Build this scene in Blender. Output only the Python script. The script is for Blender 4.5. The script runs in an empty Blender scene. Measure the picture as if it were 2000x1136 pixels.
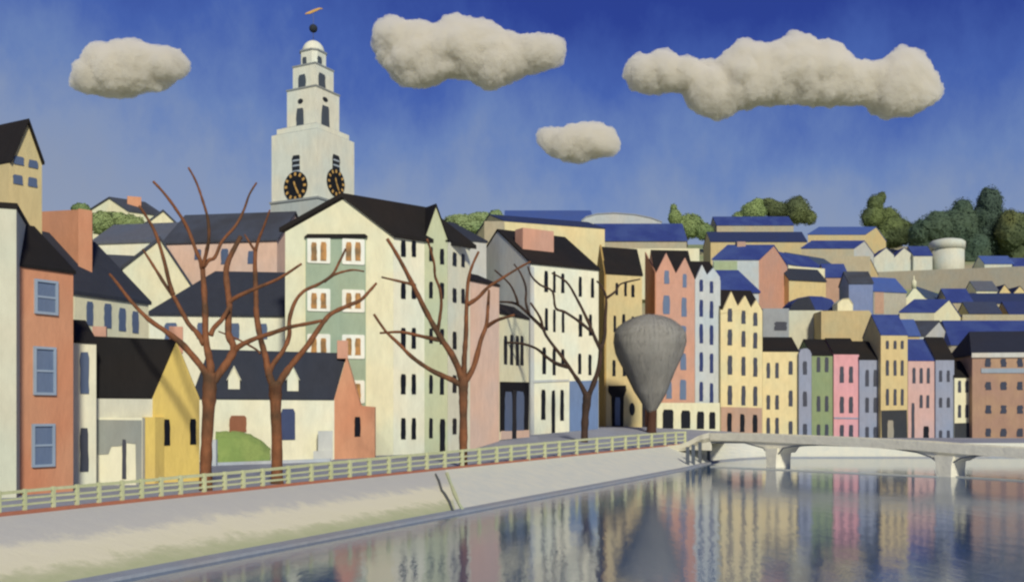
import bpy, bmesh, math, random
from mathutils import Vector, noise
sc = bpy.context.scene
rnd = random.Random(7)
# ---------------------------------------------------------------- camera
F = 2000*35/36.0; HZ = 808.0; EYE = 9.05; WZ = 1.55    # eye height and water level
cam = bpy.data.cameras.new('camera'); camo = bpy.data.objects.new('camera', cam)
sc.collection.objects.link(camo); sc.camera = camo
camo.location = (0, 0, EYE); camo.rotation_euler = (math.radians(90), 0, 0)
cam.lens = 35; cam.sensor_width = 36; cam.shift_y = (HZ-568)/2000.0
cam.clip_start = .5; cam.clip_end = 12000
sc.cycles.filter_width = 2.4
# ---------------------------------------------------------------- sun, sky, exposure
SUN = Vector((0.24, -0.84, 0.54)).normalized()
sel = math.asin(SUN.z); saz = math.atan2(SUN.x, SUN.y)
L = bpy.data.lights.new('sun', 'SUN'); L.energy = 3.3; L.angle = math.radians(6); L.color = (1, .945, .79)
lo = bpy.data.objects.new('sun', L); sc.collection.objects.link(lo)
lo.rotation_euler = SUN.to_track_quat('Z', 'Y').to_euler(); lo.location = (50, -50, 100)
sc.view_settings.view_transform = 'Standard'; sc.view_settings.look = 'None'
sc.view_settings.exposure = 0; sc.view_settings.gamma = 1
W = bpy.data.worlds.new('World'); sc.world = W; W.use_nodes = True
nt = W.node_tree; nt.nodes.clear()
def N(tree, t, **k):
    n = tree.nodes.new(t)
    for a, b in k.items(): setattr(n, a, b)
    return n
def srgb(c): return tuple(((x/255.0)/12.92 if x <= 10.3 else ((x/255.0+.055)/1.055)**2.4) for x in c)
wo = N(nt, 'ShaderNodeOutputWorld'); bg = N(nt, 'ShaderNodeBackground'); bg.inputs[1].default_value = .1
sky = N(nt, 'ShaderNodeTexSky', sky_type='NISHITA', sun_disc=False)
sky.sun_elevation = sel; sky.sun_rotation = saz; sky.ozone_density = 6; sky.air_density = .8; sky.dust_density = .3
tc = N(nt, 'ShaderNodeTexCoord'); sep = N(nt, 'ShaderNodeSeparateXYZ'); nt.links.new(tc.outputs['Generated'], sep.inputs[0])
mp = N(nt, 'ShaderNodeMapping'); mp.inputs['Scale'].default_value = (16, 16, 9); nt.links.new(tc.outputs['Generated'], mp.inputs[0])
n1 = N(nt, 'ShaderNodeTexNoise'); n1.inputs['Scale'].default_value = 1; n1.inputs['Detail'].default_value = 6; n1.inputs['Roughness'].default_value = .65
nt.links.new(mp.outputs[0], n1.inputs[0])
n2 = N(nt, 'ShaderNodeTexNoise'); n2.inputs['Scale'].default_value = 5; n2.inputs['Detail'].default_value = 3
nt.links.new(tc.outputs['Generated'], n2.inputs[0])
def M(op, a, b, tree=nt):
    m = N(tree, 'ShaderNodeMath', operation=op)
    for i, v in enumerate((a, b)):
        if isinstance(v, (int, float)): m.inputs[i].default_value = v
        else: tree.links.new(v, m.inputs[i])
    return m.outputs[0]
e = M('ADD', sep.outputs[2], M('MULTIPLY', M('SUBTRACT', n1.outputs[0], .5), .13))
e = M('ADD', e, M('MULTIPLY', M('SUBTRACT', n2.outputs[0], .5), .2))
e = M('ADD', e, M('MULTIPLY', sep.outputs[0], .08))
rp = N(nt, 'ShaderNodeValToRGB'); nt.links.new(e, rp.inputs[0])
SKY = [(0, (158, 164, 174)), (.15, (152, 162, 182)), (.21, (142, 158, 190)), (.255, (114, 139, 192)), (.32, (72, 100, 180)), (.4, (38, 57, 150)), (.6, (38, 56, 135)), (1, (34, 50, 125))]
while len(rp.color_ramp.elements) < len(SKY): rp.color_ramp.elements.new(.5)
for el, (p, c) in zip(rp.color_ramp.elements, SKY): el.position = p; el.color = (*srgb(c), 1)
sm = N(nt, 'ShaderNodeMixRGB', blend_type='MULTIPLY'); sm.inputs[0].default_value = 1; sm.inputs[2].default_value = (7.5, 7.5, 7.5, 1)
nt.links.new(rp.outputs[0], sm.inputs[1])
nk = N(nt, 'ShaderNodeMixRGB', blend_type='MULTIPLY'); nk.inputs[0].default_value = 1; nk.inputs[2].default_value = (.13, .13, .15, 1)
nt.links.new(sky.outputs[0], nk.inputs[1])
ad = N(nt, 'ShaderNodeMixRGB', blend_type='ADD'); ad.inputs[0].default_value = 1
nt.links.new(sm.outputs[0], ad.inputs[1]); nt.links.new(nk.outputs[0], ad.inputs[2])
nt.links.new(ad.outputs[0], bg.inputs[0]); nt.links.new(bg.outputs[0], wo.inputs[0])
K = .95          # how bright a fully lit wall of albedo 1 renders; photo colours are divided by it
# ---------------------------------------------------------------- materials
_m = {}
def lin(rgb):                              # photo colour -> base colour: lamp-lit, so less saturated than the picture's own
    c = [x/K for x in srgb(rgb)]; g = .2126*c[0]+.7152*c[1]+.0722*c[2]
    return tuple(min(.88, (g+(x-g)*.84)*q) for x, q in zip(c, (1, 1, .97)))
def mat(rgb, var=.13, sc_=.5, rough=.85, bump=.3, streak=True, name=None, rgb2=None, big=.085):
    key = (rgb, var, sc_, rough, bump, streak, rgb2)
    if key in _m: return _m[key]
    m = bpy.data.materials.new(name or 'paint'); m.use_nodes = True; t = m.node_tree; t.nodes.clear()
    o = N(t, 'ShaderNodeOutputMaterial'); b = N(t, 'ShaderNodeBsdfPrincipled'); t.links.new(b.outputs[0], o.inputs[0])
    b.inputs['Roughness'].default_value = rough; b.inputs['Specular IOR Level'].default_value = .25
    c = lin(rgb); c2 = lin(rgb2) if rgb2 else None
    tc = N(t, 'ShaderNodeTexCoord'); mp = N(t, 'ShaderNodeMapping')
    mp.inputs['Scale'].default_value = (1, 1, .35 if streak else 1); t.links.new(tc.outputs['Object'], mp.inputs[0])
    a = N(t, 'ShaderNodeTexNoise'); a.inputs['Scale'].default_value = sc_*2.2; a.inputs['Detail'].default_value = 5; a.inputs['Roughness'].default_value = .7
    d = N(t, 'ShaderNodeTexNoise'); d.inputs['Scale'].default_value = sc_*.3; d.inputs['Detail'].default_value = 2
    t.links.new(mp.outputs[0], a.inputs[0]); t.links.new(tc.outputs['Object'], d.inputs[0])
    v = M('ADD', M('MULTIPLY', M('SUBTRACT', a.outputs[0], .5, t), var*3.2, t), M('MULTIPLY', M('SUBTRACT', d.outputs[0], .5, t), big*3.5, t), t)
    v = M('ADD', v, 1.0, t)
    mx = N(t, 'ShaderNodeMixRGB', blend_type='MIX')
    mx.inputs[1].default_value = (*c, 1); mx.inputs[2].default_value = (*(c2 or tuple(x*q for x, q in zip(c, (.86, .93, 1.0)))), 1)
    r = N(t, 'ShaderNodeMapRange'); r.inputs[1].default_value = .42; r.inputs[2].default_value = .62; t.links.new(d.outputs[0], r.inputs[0]); t.links.new(r.outputs[0], mx.inputs[0])
    ml = N(t, 'ShaderNodeVectorMath', operation='SCALE'); t.links.new(mx.outputs[0], ml.inputs[0]); t.links.new(v, ml.inputs['Scale'])
    t.links.new(ml.outputs[0], b.inputs['Base Color'])
    if bump:
        bp = N(t, 'ShaderNodeBump'); bp.inputs['Strength'].default_value = bump; bp.inputs['Distance'].default_value = .12/sc_
        t.links.new(a.outputs[0], bp.inputs['Height']); t.links.new(bp.outputs[0], b.inputs['Normal'])
    _m[key] = m; return m
CREAM = mat((226, 218, 176)); WHITE = mat((230, 224, 192)); OFFW = mat((205, 203, 182)); PGREY = mat((190, 189, 182))
SALM = mat((214, 148, 106), rgb2=(206, 132, 90)); SALM2 = mat((208, 150, 122)); ORNG = mat((196, 130, 90)); PINKP = mat((224, 184, 158))
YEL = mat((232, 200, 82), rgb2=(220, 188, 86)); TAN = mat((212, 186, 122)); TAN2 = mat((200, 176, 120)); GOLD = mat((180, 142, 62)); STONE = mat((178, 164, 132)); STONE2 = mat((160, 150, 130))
SAGE = mat((160, 176, 134)); PSAGE = mat((188, 192, 150)); SEAG = mat((156, 172, 142)); PYEL = mat((214, 204, 148))
BLK = mat((30, 28, 28), var=.2, sc_=.4, rgb2=(36, 30, 26)); SLATE = mat((68, 74, 88), var=.14, rgb2=(60, 62, 70)); SLATEN = mat((50, 54, 66), var=.14); SLG = mat((92, 96, 108)); SLT = mat((62, 78, 104)); NAVY = mat((44, 56, 96), var=.15)
BLU = mat((44, 62, 132), var=.15, rgb2=(54, 74, 136)); LBLU = mat((66, 92, 158), var=.12); WBLUE = mat((102, 120, 150)); LAV = mat((146, 152, 172)); SKYW = mat((190, 194, 192)); CLAD = mat((108, 130, 168))
PINK = mat((224, 156, 160)); PINK2 = mat((208, 166, 156)); GRN = mat((136, 152, 104)); CREY = mat((228, 206, 144)); BRN = mat((168, 130, 108), rgb2=(172, 136, 104)); BRNP = mat((188, 148, 122))
GLD = mat((22, 24, 32), var=.1, rough=.35, bump=0); GLB = mat((64, 76, 114), var=.15, rough=.3, bump=0); GLBG = mat((86, 102, 132), rough=.35, bump=0); GLO = mat((190, 132, 52), var=.3, sc_=2, rough=.4, bump=0, rgb2=(120, 92, 50))
GLG = mat((70, 72, 84), var=.15, rough=.4, bump=0)
FBL = mat((152, 168, 186), bump=0); FWH = mat((236, 232, 214), bump=0); GREYR = mat((148, 150, 142)); DOORB = mat((150, 92, 62)); SHOPB = mat((58, 60, 64)); TOWR = mat((226, 222, 196)); TOWG = mat((186, 188, 176)); TRIM = mat((150, 152, 146)); GOLDM = mat((214, 160, 60), bump=0); IRON = mat((48, 52, 56), bump=0)
# ---------------------------------------------------------------- mesh helpers
def XY(px, d): return Vector(((px-1000)/F*d, d))
def Z(row, d): return EYE-(row-HZ)/F*d
def P(px, row, d): v = XY(px, d); return Vector((v.x, v.y, Z(row, d)))
class T: pass
def tag(o, label=None, cat=None, group=None, kind=None):
    for k, v in (('label', label), ('category', cat), ('group', group), ('kind', kind)):
        if v: o[k] = v
    return o
def thing(name, label, cat, org, group=None):
    o = bpy.data.objects.new(name, None); sc.collection.objects.link(o); o.location = org; o.empty_display_size = .5
    tag(o, label, cat, group); t = T(); t.o = o; t.org = Vector(org); return t
def mk(name, verts, faces, m, t=None, par=None, smooth=False, fix=True):
    org = t.org if t else Vector((0, 0, 0))
    me = bpy.data.meshes.new(name); me.from_pydata([tuple(Vector(v)-org) for v in verts], [], faces)
    if fix:
        b = bmesh.new(); b.from_mesh(me); bmesh.ops.recalc_face_normals(b, faces=b.faces); b.to_mesh(me); b.free()
    if smooth:
        for p in me.polygons: p.use_smooth = True
    me.materials.append(m); o = bpy.data.objects.new(name, me); sc.collection.objects.link(o)
    if par is not None: o.parent = par
    elif t: o.parent = t.o
    return o
def ext(poly, vec):                       # closed prism: polygon swept along vec
    n = len(poly); vec = Vector(vec); vs = [Vector(p) for p in poly]+[Vector(p)+vec for p in poly]
    fs = [tuple(range(n))[::-1], tuple(range(n, 2*n))]+[(i, (i+1) % n, (i+1) % n+n, i+n) for i in range(n)]
    return vs, fs
def cat_(*ms):
    V, Fc = [], []
    for v, f in ms:
        k = len(V); V += list(v); Fc += [tuple(i+k for i in q) for q in f]
    return V, Fc
def v3(p, z): return Vector((p.x, p.y, z))
def boxq(a, b, c, d, z0, z1): return ext([v3(a, z0), v3(b, z0), v3(c, z0), v3(d, z0)], (0, 0, z1-z0))
def boxc(x, y, z0, z1, sx, sy, rot=0):
    c, s = math.cos(rot), math.sin(rot); q = [(-sx, -sy), (sx, -sy), (sx, sy), (-sx, sy)]
    return ext([Vector((x+(a*c-b*s)/2, y+(a*s+b*c)/2, z0)) for a, b in q], (0, 0, z1-z0))
def perp(a, b):                           # unit horizontal, pointing away from the camera
    d = (b-a).normalized(); n = Vector((-d.y, d.x)); return n if n.dot(a) > 0 else -n
def roofpoly(tops, th, ov):
    p = [Vector(q) for q in tops]; d0 = (p[1]-p[0]).normalized(); d1 = (p[-1]-p[-2]).normalized()
    if ov: p[0] = p[0]-d0*ov; p[-1] = p[-1]+d1*ov
    hor = (p[-1]-p[0]); hor.z = 0; hor.normalize()
    lo = [q+Vector((0, 0, .01)) for q in p]; up = [q+Vector((0, 0, th)) for q in p]
    return lo+up[::-1]
def frame(A, B):                          # wall plane from A to B (world XY)
    t = T(); t.A = A; t.d = (B-A).normalized(); t.n = -perp(A, B); t.L = (B-A).length; return t
def hit(fr, px):                          # where the wall plane crosses a bearing: metres along the wall
    kx = (px-1000)/F; den = fr.d.x-kx*fr.d.y
    return (kx*fr.A.y-fr.A.x)/den
def onw(fr, u, z, out=0): q = fr.A+fr.d*u+fr.n*out; return Vector((q.x, q.y, z))
def wins(t, fr, rects, m=GLD, name='window', fm=None, bars=1, wob=.05, out=.07, par=None, label=None, rnd_=False, sill=True):
    for (x0, y0, x1, y1) in rects:
        ua, ub = sorted((hit(fr, x0), hit(fr, x1))); um = (ua+ub)/2; d = (fr.A+fr.d*um).y
        za, zb = Z(y1, d), Z(y0, d); w, h = ub-ua, zb-za
        def wobbly(u0, u1, z0, z1, a):
            if rnd_:
                return [(um+w/2*math.cos(q), (z0+z1)/2+h/2*math.sin(q)) for q in [i*math.pi/8+.1 for i in range(16)]]
            pts = []; nn = 5 if z1-z0 > .6 else 2
            for i in range(nn): pts.append((u0+rnd.uniform(-a, a)*w, z0+(z1-z0)*i/nn))
            pts.append((u0+w*.12, z1+rnd.uniform(-.3, .3)*a*h)); pts.append((u1-w*.12, z1+rnd.uniform(-.3, .3)*a*h))
            for i in range(nn, 0, -1): pts.append((u1+rnd.uniform(-a, a)*w, z0+(z1-z0)*(i-.6)/nn))
            pts.append((u1, z0)); return pts
        if fm:
            ft = min(.16, w*.14)
            f = cat_(*[ext([onw(fr, u, z, .002) for u, z in q], (fr.n*(out+.06)).to_3d()) for q in (
                [(ua-ft, za-ft), (ub+ft, za-ft), (ub+ft, za), (ua-ft, za)], [(ua-ft, zb), (ub+ft, zb), (ub+ft, zb+ft), (ua-ft, zb+ft)],
                [(ua-ft, za+.002), (ua, za+.002), (ua, zb-.002), (ua-ft, zb-.002)], [(ub, za+.002), (ub+ft, za+.002), (ub+ft, zb-.002), (ub, zb-.002)])])
            wo_ = mk(name, *f, fm, t, par)
            pn = mk('pane', *ext([onw(fr, u, z, .003) for u, z in ((ua+.002, za+.002), (ub-.002, za+.002), (ub-.002, zb-.002), (ua+.002, zb-.002))], (fr.n*out*.6).to_3d()), m, t, wo_ if par is None else par)
            if bars and par is None:
                bb = []
                for k in range(bars):
                    zz = za+(zb-za)*(k+1)/(bars+1); bb.append(ext([onw(fr, u, z, .05) for u, z in ((ua, zz-ft*.4), (ub, zz-ft*.4), (ub, zz+ft*.4), (ua, zz+ft*.4))], (fr.n*.06).to_3d()))
                mk('glazing_bar', *cat_(*bb), fm, t, wo_)
            if label: wo_['label'] = label
        else:
            o = mk(name, *ext([onw(fr, u, z, -.02) for u, z in wobbly(ua, ub, za, zb, wob)], (fr.n*(out+.02)).to_3d()), m, t, par)
            if label: o['label'] = label
def chim(t, c, z0, z1, sx, sy, rot, m=SALM2, par=None, cap=True):
    o = mk('chimney', *boxc(c.x, c.y, z0, z1, sx, sy, rot), m, t, par)
    return o
def house(label, A, B, eave, base, wall, roof, kind='side', ridge=None, back=8, C=None, prof=None, ov=.35, th=.3, gm=None, name='house', cat='house', group=None, hip=(0, 0), fov=.3, capm=None):
    a, b = XY(*A), XY(*B); ze = Z(eave, a.y); zb = Z(base, a.y); bv = (XY(*C)-b) if C else perp(a, b)*back
    c, d = b+bv, a+bv; t = thing(name, label, cat, (*((a+b+c+d)/4), zb), group); lowz = zb-3
    ab = (b-a); ud = ab.normalized(); ub = bv.normalized()
    t.AB = frame(a, b); t.BC = frame(b, c); t.DA = frame(d, a); t.ze = ze; t.zb = zb; t.c4 = (a, b, c, d)
    if kind == 'side':
        ma, mb = (a+d)/2, (b+c)/2; zr = Z(ridge, mb.y if C else ma.y); t.zr = zr; t.r = (ma, mb)
        t.wall = mk('wall', *ext([v3(a, lowz), v3(a, ze), v3(ma, zr), v3(d, ze), v3(d, lowz)], ab.to_3d()), wall, t)
        if gm: mk('gable_wall', *ext([v3(b, lowz), v3(b, ze), v3(mb, zr), v3(c, ze), v3(c, lowz)], (ud*.12).to_3d()), gm, t)
        pr = roofpoly([v3(a, ze), v3(ma, zr), v3(d, ze)], th, ov)
        sh = (ud*-fov).to_3d(); t.roof = mk('roof', *ext([q+sh for q in pr], (ab+ud*(2*fov+(.12 if gm else 0))).to_3d()), roof, t)
    elif kind == 'hip':
        ma, mb = (a+d)/2+ab*hip[0], (b+c)/2-ab*hip[1]; zr = Z(ridge, ((a+d)/2).y); t.zr = zr; t.r = (ma, mb)
        t.wall = mk('wall', *boxq(a, b, c, d, lowz, ze), wall, t)
        o_ = [a-ud*ov-ub*ov, b+ud*ov-ub*ov, c+ud*ov+ub*ov, d-ud*ov+ub*ov]
        vs = [v3(q, ze) for q in o_]+[v3(q, ze+th) for q in o_]+[v3(ma, zr+th), v3(mb, zr+th)]
        t.roof = mk('roof', vs, [(0, 1, 2, 3), (0, 1, 5, 4), (1, 2, 6, 5), (2, 3, 7, 6), (3, 0, 4, 7), (4, 5, 9, 8), (5, 6, 9), (6, 7, 8, 9), (7, 4, 8)], roof, t)
    elif kind == 'gable':
        tops = []
        for px, row in prof:
            u = hit(t.AB, px); q = a+t.AB.d*u; tops.append(v3(q, Z(row, q.y)))
        tops[0] = v3(a, tops[0].z); tops[-1] = v3(b, tops[-1].z); t.tops = tops
        t.wall = mk('wall', *ext([v3(a, lowz)]+tops+[v3(b, lowz)], bv.to_3d()), wall, t)
        if roof:
            sh = (-ub*fov).to_3d(); t.roof = mk('roof', *ext([q+sh for q in roofpoly(tops, th, ov)], (bv+ub*(2*fov)).to_3d()), roof, t)
    elif kind == 'flat':
        t.wall = mk('wall', *boxq(a, b, c, d, lowz, ze), wall, t)
        if roof:
            o_ = [a-ud*ov-ub*ov, b+ud*ov-ub*ov, c+ud*ov+ub*ov, d-ud*ov+ub*ov]
            t.roof = mk('roof', *boxq(*o_, ze+.002, ze+th), roof, t)
    return t
def tile(x0, x1, y0, y1, cols, w, m): pass
def grid(xs, ys): return [(x0, y0, x1, y1) for (x0, x1) in xs for (y0, y1) in ys]
# ---------------------------------------------------------------- ground, hill, water
def lerp(a, b, t): return a+(b-a)*t
def pw(x, tab):
    if x <= tab[0][0]: return tab[0][1]
    for (a, va), (b, vb) in zip(tab, tab[1:]):
        if x <= b: return lerp(va, vb, (x-a)/(b-a))
    return tab[-1][1]
def dq(px):                               # depth of the quay edge
    if px <= 1330: return 9720/(200-.1053*px)
    return pw(px, [(1330, 162), (1345, 163), (1380, 168), (1420, 170), (1520, 172), (4000, 175)])
def dw(px):                               # depth of the foot of the sloping quay wall
    rw = 1170.4-.191*px if px <= 1340 else pw(px, [(1340, 914.4), (1370, 906), (1400, 900), (1440, 896), (1500, 893)])
    return (EYE-WZ)*F/(rw-HZ) if px < 1500 else dq(px)-.02
BASE = [(-900, 44, 4.1), (32, 60, 4.15), (143, 65, 4.15), (388, 74, 4.1), (653, 110, 4.05), (767, 118, 4.2), (874, 122, 4.3), (918, 129, 4.35), (975, 140, 5.35), (1032, 150, 5.58), (1040, 165, 5.6), (1168, 172, 6.45), (1183, 190, 6.6), (1281, 198, 6.3), (1407, 204, 5.6), (1488, 207, 4.8), (1700, 209, 4.1), (4000, 212, 4.1)]
db = lambda px: max(dq(px)+2.5, pw(px, [(a, b) for a, b, c in BASE])); zbs = lambda px: pw(px, [(a, c) for a, b, c in BASE])
HY0 = [(0, 120), (550, 122), (700, 150), (1000, 190), (1300, 232), (4000, 232)]
HS = [(600, .36), (1300, .28)]; HYM = [(550, 290), (930, 400), (1300, 620), (4000, 640)]
def hy(px, row):                          # depth at which the hillside is seen at this row
    s = pw(px, HS); y0 = pw(px, HY0); z0 = zbs(px)
    k = s-(HZ-row)/F
    return min((s*y0+EYE-z0)/k if k > .02 else 9e9, pw(px, HYM))
PXS = list(range(-1200, 3600, 25))
def strip(fn, rows, nm, m):
    vs, fs = [], []
    for px in PXS:
        for q in fn(px): vs.append(q)
    n = rows
    for i in range(len(PXS)-1):
        for j in range(n-1): fs.append((i*n+j, (i+1)*n+j, (i+1)*n+j+1, i*n+j+1))
    o = mk(nm, vs, fs, m, fix=False); return o
def roadcol(px):
    a, b, z = dq(px), db(px), zbs(px); out = []
    for k in (0, .3, .6, .85, 1): d = lerp(a+.15, b, k); out.append(v3(XY(px, d), lerp(4.05, z, min(1, k/.85))))
    return out+[v3(XY(px, max(b+4, pw(px, HY0)+2)), z)]
ROADM = mat((150, 154, 168), sc_=.3, streak=False, rgb2=(140, 144, 158))
tag(strip(roadcol, 6, 'road', ROADM), kind='structure')
def hillcol(px):
    y0, ym, s, z = pw(px, HY0), pw(px, HYM), pw(px, HS), zbs(px); out = [v3(XY(px, y0), z-.3)]
    for k in range(1, 13):
        d = lerp(y0, ym, k/12.0); out.append(v3(XY(px, d), z+s*(d-y0)+noise.noise(Vector((px*.01, d*.02, 0)))*1.2-.3))
    zt = out[-1].z
    return out+[v3(XY(px, ym+60), zt+2), v3(XY(px, ym*2), zt-60), v3(XY(px, 4000), 0)]
tag(strip(hillcol, 16, 'hill', mat((140, 154, 104), sc_=.08, streak=False, rgb2=(168, 156, 118), var=.2)), kind='structure')
wm = bpy.data.materials.new('river_water'); wm.use_nodes = True; t_ = wm.node_tree; t_.nodes.clear()
o_ = N(t_, 'ShaderNodeOutputMaterial'); b_ = N(t_, 'ShaderNodeBsdfPrincipled'); t_.links.new(b_.outputs[0], o_.inputs[0])
b_.inputs['Base Color'].default_value = (*srgb((72, 98, 128)), 1); b_.inputs['Roughness'].default_value = .025; b_.inputs['IOR'].default_value = 2.8; b_.inputs['Specular IOR Level'].default_value = .75
c_ = N(t_, 'ShaderNodeTexCoord'); m_ = N(t_, 'ShaderNodeMapping'); m_.inputs['Scale'].default_value = (1, .3, 1); t_.links.new(c_.outputs['Object'], m_.inputs[0])
w1 = N(t_, 'ShaderNodeTexNoise'); w1.inputs['Scale'].default_value = 5; w1.inputs['Detail'].default_value = 4; t_.links.new(c_.outputs['Object'], w1.inputs[0])
w2 = N(t_, 'ShaderNodeTexNoise'); w2.inputs['Scale'].default_value = .8; w2.inputs['Detail'].default_value = 2; t_.links.new(m_.outputs[0], w2.inputs[0])
hh = M('ADD', M('MULTIPLY', w1.outputs[0], .28, t_), w2.outputs[0], t_)
bp_ = N(t_, 'ShaderNodeBump'); bp_.inputs['Strength'].default_value = .02; bp_.inputs['Distance'].default_value = 1; t_.links.new(hh, bp_.inputs['Height']); t_.links.new(bp_.outputs[0], b_.inputs['Normal'])
tag(mk('river', [(-400, -120, WZ), (900, -120, WZ), (900, 230, WZ), (-400, 230, WZ)], [(0, 1, 2, 3)], wm, fix=False), kind='structure')
# ---------------------------------------------------------------- quay wall, ledge, kerb, railing
qpx = list(range(-900, 1320, 20))+[1330, 1345, 1360, 1380, 1400, 1420, 1445, 1470, 1500, 1600, 1800, 2100, 2600, 3400]
Q = [XY(px, dq(px)) for px in qpx]
def offs(pts, o):
    out = []
    for i, p in enumerate(pts):
        d = (pts[min(i+1, len(pts)-1)]-pts[max(i-1, 0)]).normalized(); out.append(p+Vector((d.y, -d.x))*o)   # river side
    return out
def ribbon(pts, o0, o1, z0, z1, cz=None):
    a, b = offs(pts, o0), offs(pts, o1); vs, fs = [], []
    for i in range(len(pts)):
        h = cz[i] if cz else z1
        vs += [v3(a[i], z0), v3(b[i], z0), v3(b[i], h), v3(a[i], h)]
    for i in range(len(pts)-1):
        k = 4*i
        for j in range(4): fs.append((k+j, k+(j+1) % 4, k+4+(j+1) % 4, k+4+j))
    n = 4*(len(pts)-1); fs += [(0, 1, 2, 3), (n+3, n+2, n+1, n)]
    return vs, fs
qt = thing('quay_wall', 'long pale stone river wall stained green low down', 'river wall', (*Q[40], 0))
# wall stains: lilac grey at the top, pale in the middle, green growth above the water, plain pale stone up-river
qm = bpy.data.materials.new('quay_stone'); qm.use_nodes = True; t_ = qm.node_tree; b_ = t_.nodes['Principled BSDF']; b_.inputs['Roughness'].default_value = .9
c_ = N(t_, 'ShaderNodeTexCoord'); s_ = N(t_, 'ShaderNodeSeparateXYZ'); t_.links.new(c_.outputs['Object'], s_.inputs[0])
a_ = N(t_, 'ShaderNodeTexNoise'); a_.inputs['Scale'].default_value = .7; a_.inputs['Detail'].default_value = 6; a_.inputs['Roughness'].default_value = .7
t_.links.new(c_.outputs['Object'], a_.inputs[0])
zz = M('ADD', s_.outputs[2], M('MULTIPLY', M('SUBTRACT', a_.outputs[0], .5, t_), 1.1, t_), t_)
r1 = N(t_, 'ShaderNodeValToRGB'); t_.links.new(M('DIVIDE', M('SUBTRACT', zz, WZ, t_), 2.5, t_), r1.inputs[0])
st = [(.1, (180, 184, 142)), (.2, (192, 192, 154)), (.3, (222, 216, 184)), (.52, (222, 216, 188)), (.66, (192, 190, 180)), (.95, (184, 183, 178))]
while len(r1.color_ramp.elements) < len(st): r1.color_ramp.elements.new(.5)
for el, (p, c) in zip(r1.color_ramp.elements, st): el.position = p; el.color = (*[x/K for x in srgb(c)], 1)
JT, JB = XY(870, dq(870)), XY(891, dw(891)); jd = JB-JT; JO = Vector((qt.org.x, qt.org.y))-JT   # the joint where old stone meets new
mr = N(t_, 'ShaderNodeMapRange'); mr.inputs[1].default_value = -1; mr.inputs[2].default_value = 1; t_.links.new(M('SUBTRACT', M('MULTIPLY', M('ADD', s_.outputs[0], JO.x, t_), -jd.y, t_), M('MULTIPLY', M('ADD', s_.outputs[1], JO.y, t_), -jd.x, t_), t_), mr.inputs[0])
x1 = N(t_, 'ShaderNodeMixRGB'); t_.links.new(mr.outputs[0], x1.inputs[0]); t_.links.new(r1.outputs[0], x1.inputs[1])
rr = N(t_, 'ShaderNodeValToRGB'); rr.color_ramp.elements[0].position = .35; rr.color_ramp.elements[1].position = .65
rr.color_ramp.elements[0].color = (*[x/K for x in srgb((200, 202, 190))], 1); rr.color_ramp.elements[1].color = (*[x/K for x in srgb((212, 210, 192))], 1)
t_.links.new(a_.outputs[0], rr.inputs[0]); t_.links.new(rr.outputs[0], x1.inputs[2]); t_.links.new(x1.outputs[0], b_.inputs['Base Color'])
bp_ = N(t_, 'ShaderNodeBump'); bp_.inputs['Strength'].default_value = .35; bp_.inputs['Distance'].default_value = .15; t_.links.new(a_.outputs[0], bp_.inputs['Height']); t_.links.new(bp_.outputs[0], b_.inputs['Normal'])
QB = [XY(px, dw(px)) for px in qpx]
vs, fs = [], []; NR = 6
for a, b in zip(Q, QB):
    bb = b+(b-a)*.25
    for k in range(NR+1): vs.append(v3(a.lerp(bb, k/NR), lerp(4.04, WZ-.62, k/NR)))
for i in range(len(Q)-1):
    for k in range(NR): j = i*(NR+1)+k; fs.append((j, j+1, j+NR+2, j+NR+1))
vb = len(vs)
qw = mk('wall', vs, fs, qm, qt, fix=False)
for p in qw.data.polygons:
    if p.normal.z < 0: qw.data.flip_normals(); break
def qsurf(px, row):                       # the point of the wall slope seen at this pixel
    a, b = XY(px, dq(px)), XY(px, dw(px)); lo, hi = 0, 1
    for _ in range(30):
        m = (lo+hi)/2; q = a.lerp(b, m); z = lerp(4.04, WZ, m)
        if HZ+(EYE-z)/q.y*F < row: lo = m
        else: hi = m
    return v3(q, z)
mk('ledge', *ribbon(QB, -.6, .75, WZ-1.5, WZ+.16), mat((156, 158, 164), sc_=.6, streak=False), qt)
qk = [p for p, px in zip(Q, qpx) if px <= 1345]
mk('kerb', *ribbon(qk, -.32, -.02, 4.034, 4.22), mat((186, 110, 78), sc_=1.5), qt)
def qstrip(pts, w, m, nm):
    l = [qsurf(*p) for p in pts]; up = Vector((.05, -.1, .12)); sd = Vector((.42, .9, 0))*w/2
    poly = [p-sd*rnd.uniform(.5, 1.4) for p in l]+[p+sd*rnd.uniform(.5, 1.4) for p in l[::-1]]
    vs = poly+[p+up for p in poly]; n = len(l); fs = []
    top = [i+2*n for i in range(2*n)]
    for i in range(n-1): fs.append((top[i], top[i+1], top[2*n-2-i], top[2*n-1-i]))
    for i in range(2*n): fs.append((i, (i+1) % (2*n), (i+1) % (2*n)+2*n, i+2*n))
    return mk(nm, vs, fs, m, qt, fix=False)
qstrip([(872, 924), (880, 945), (888, 965), (896, 985), (904, 999)], .55, mat((196, 200, 146)), 'weed_streak')
qstrip([(850, 926), (856, 940), (862, 958), (868, 965), (876, 980), (884, 1000)], .3, mat((96, 98, 96)), 'crack')
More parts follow.
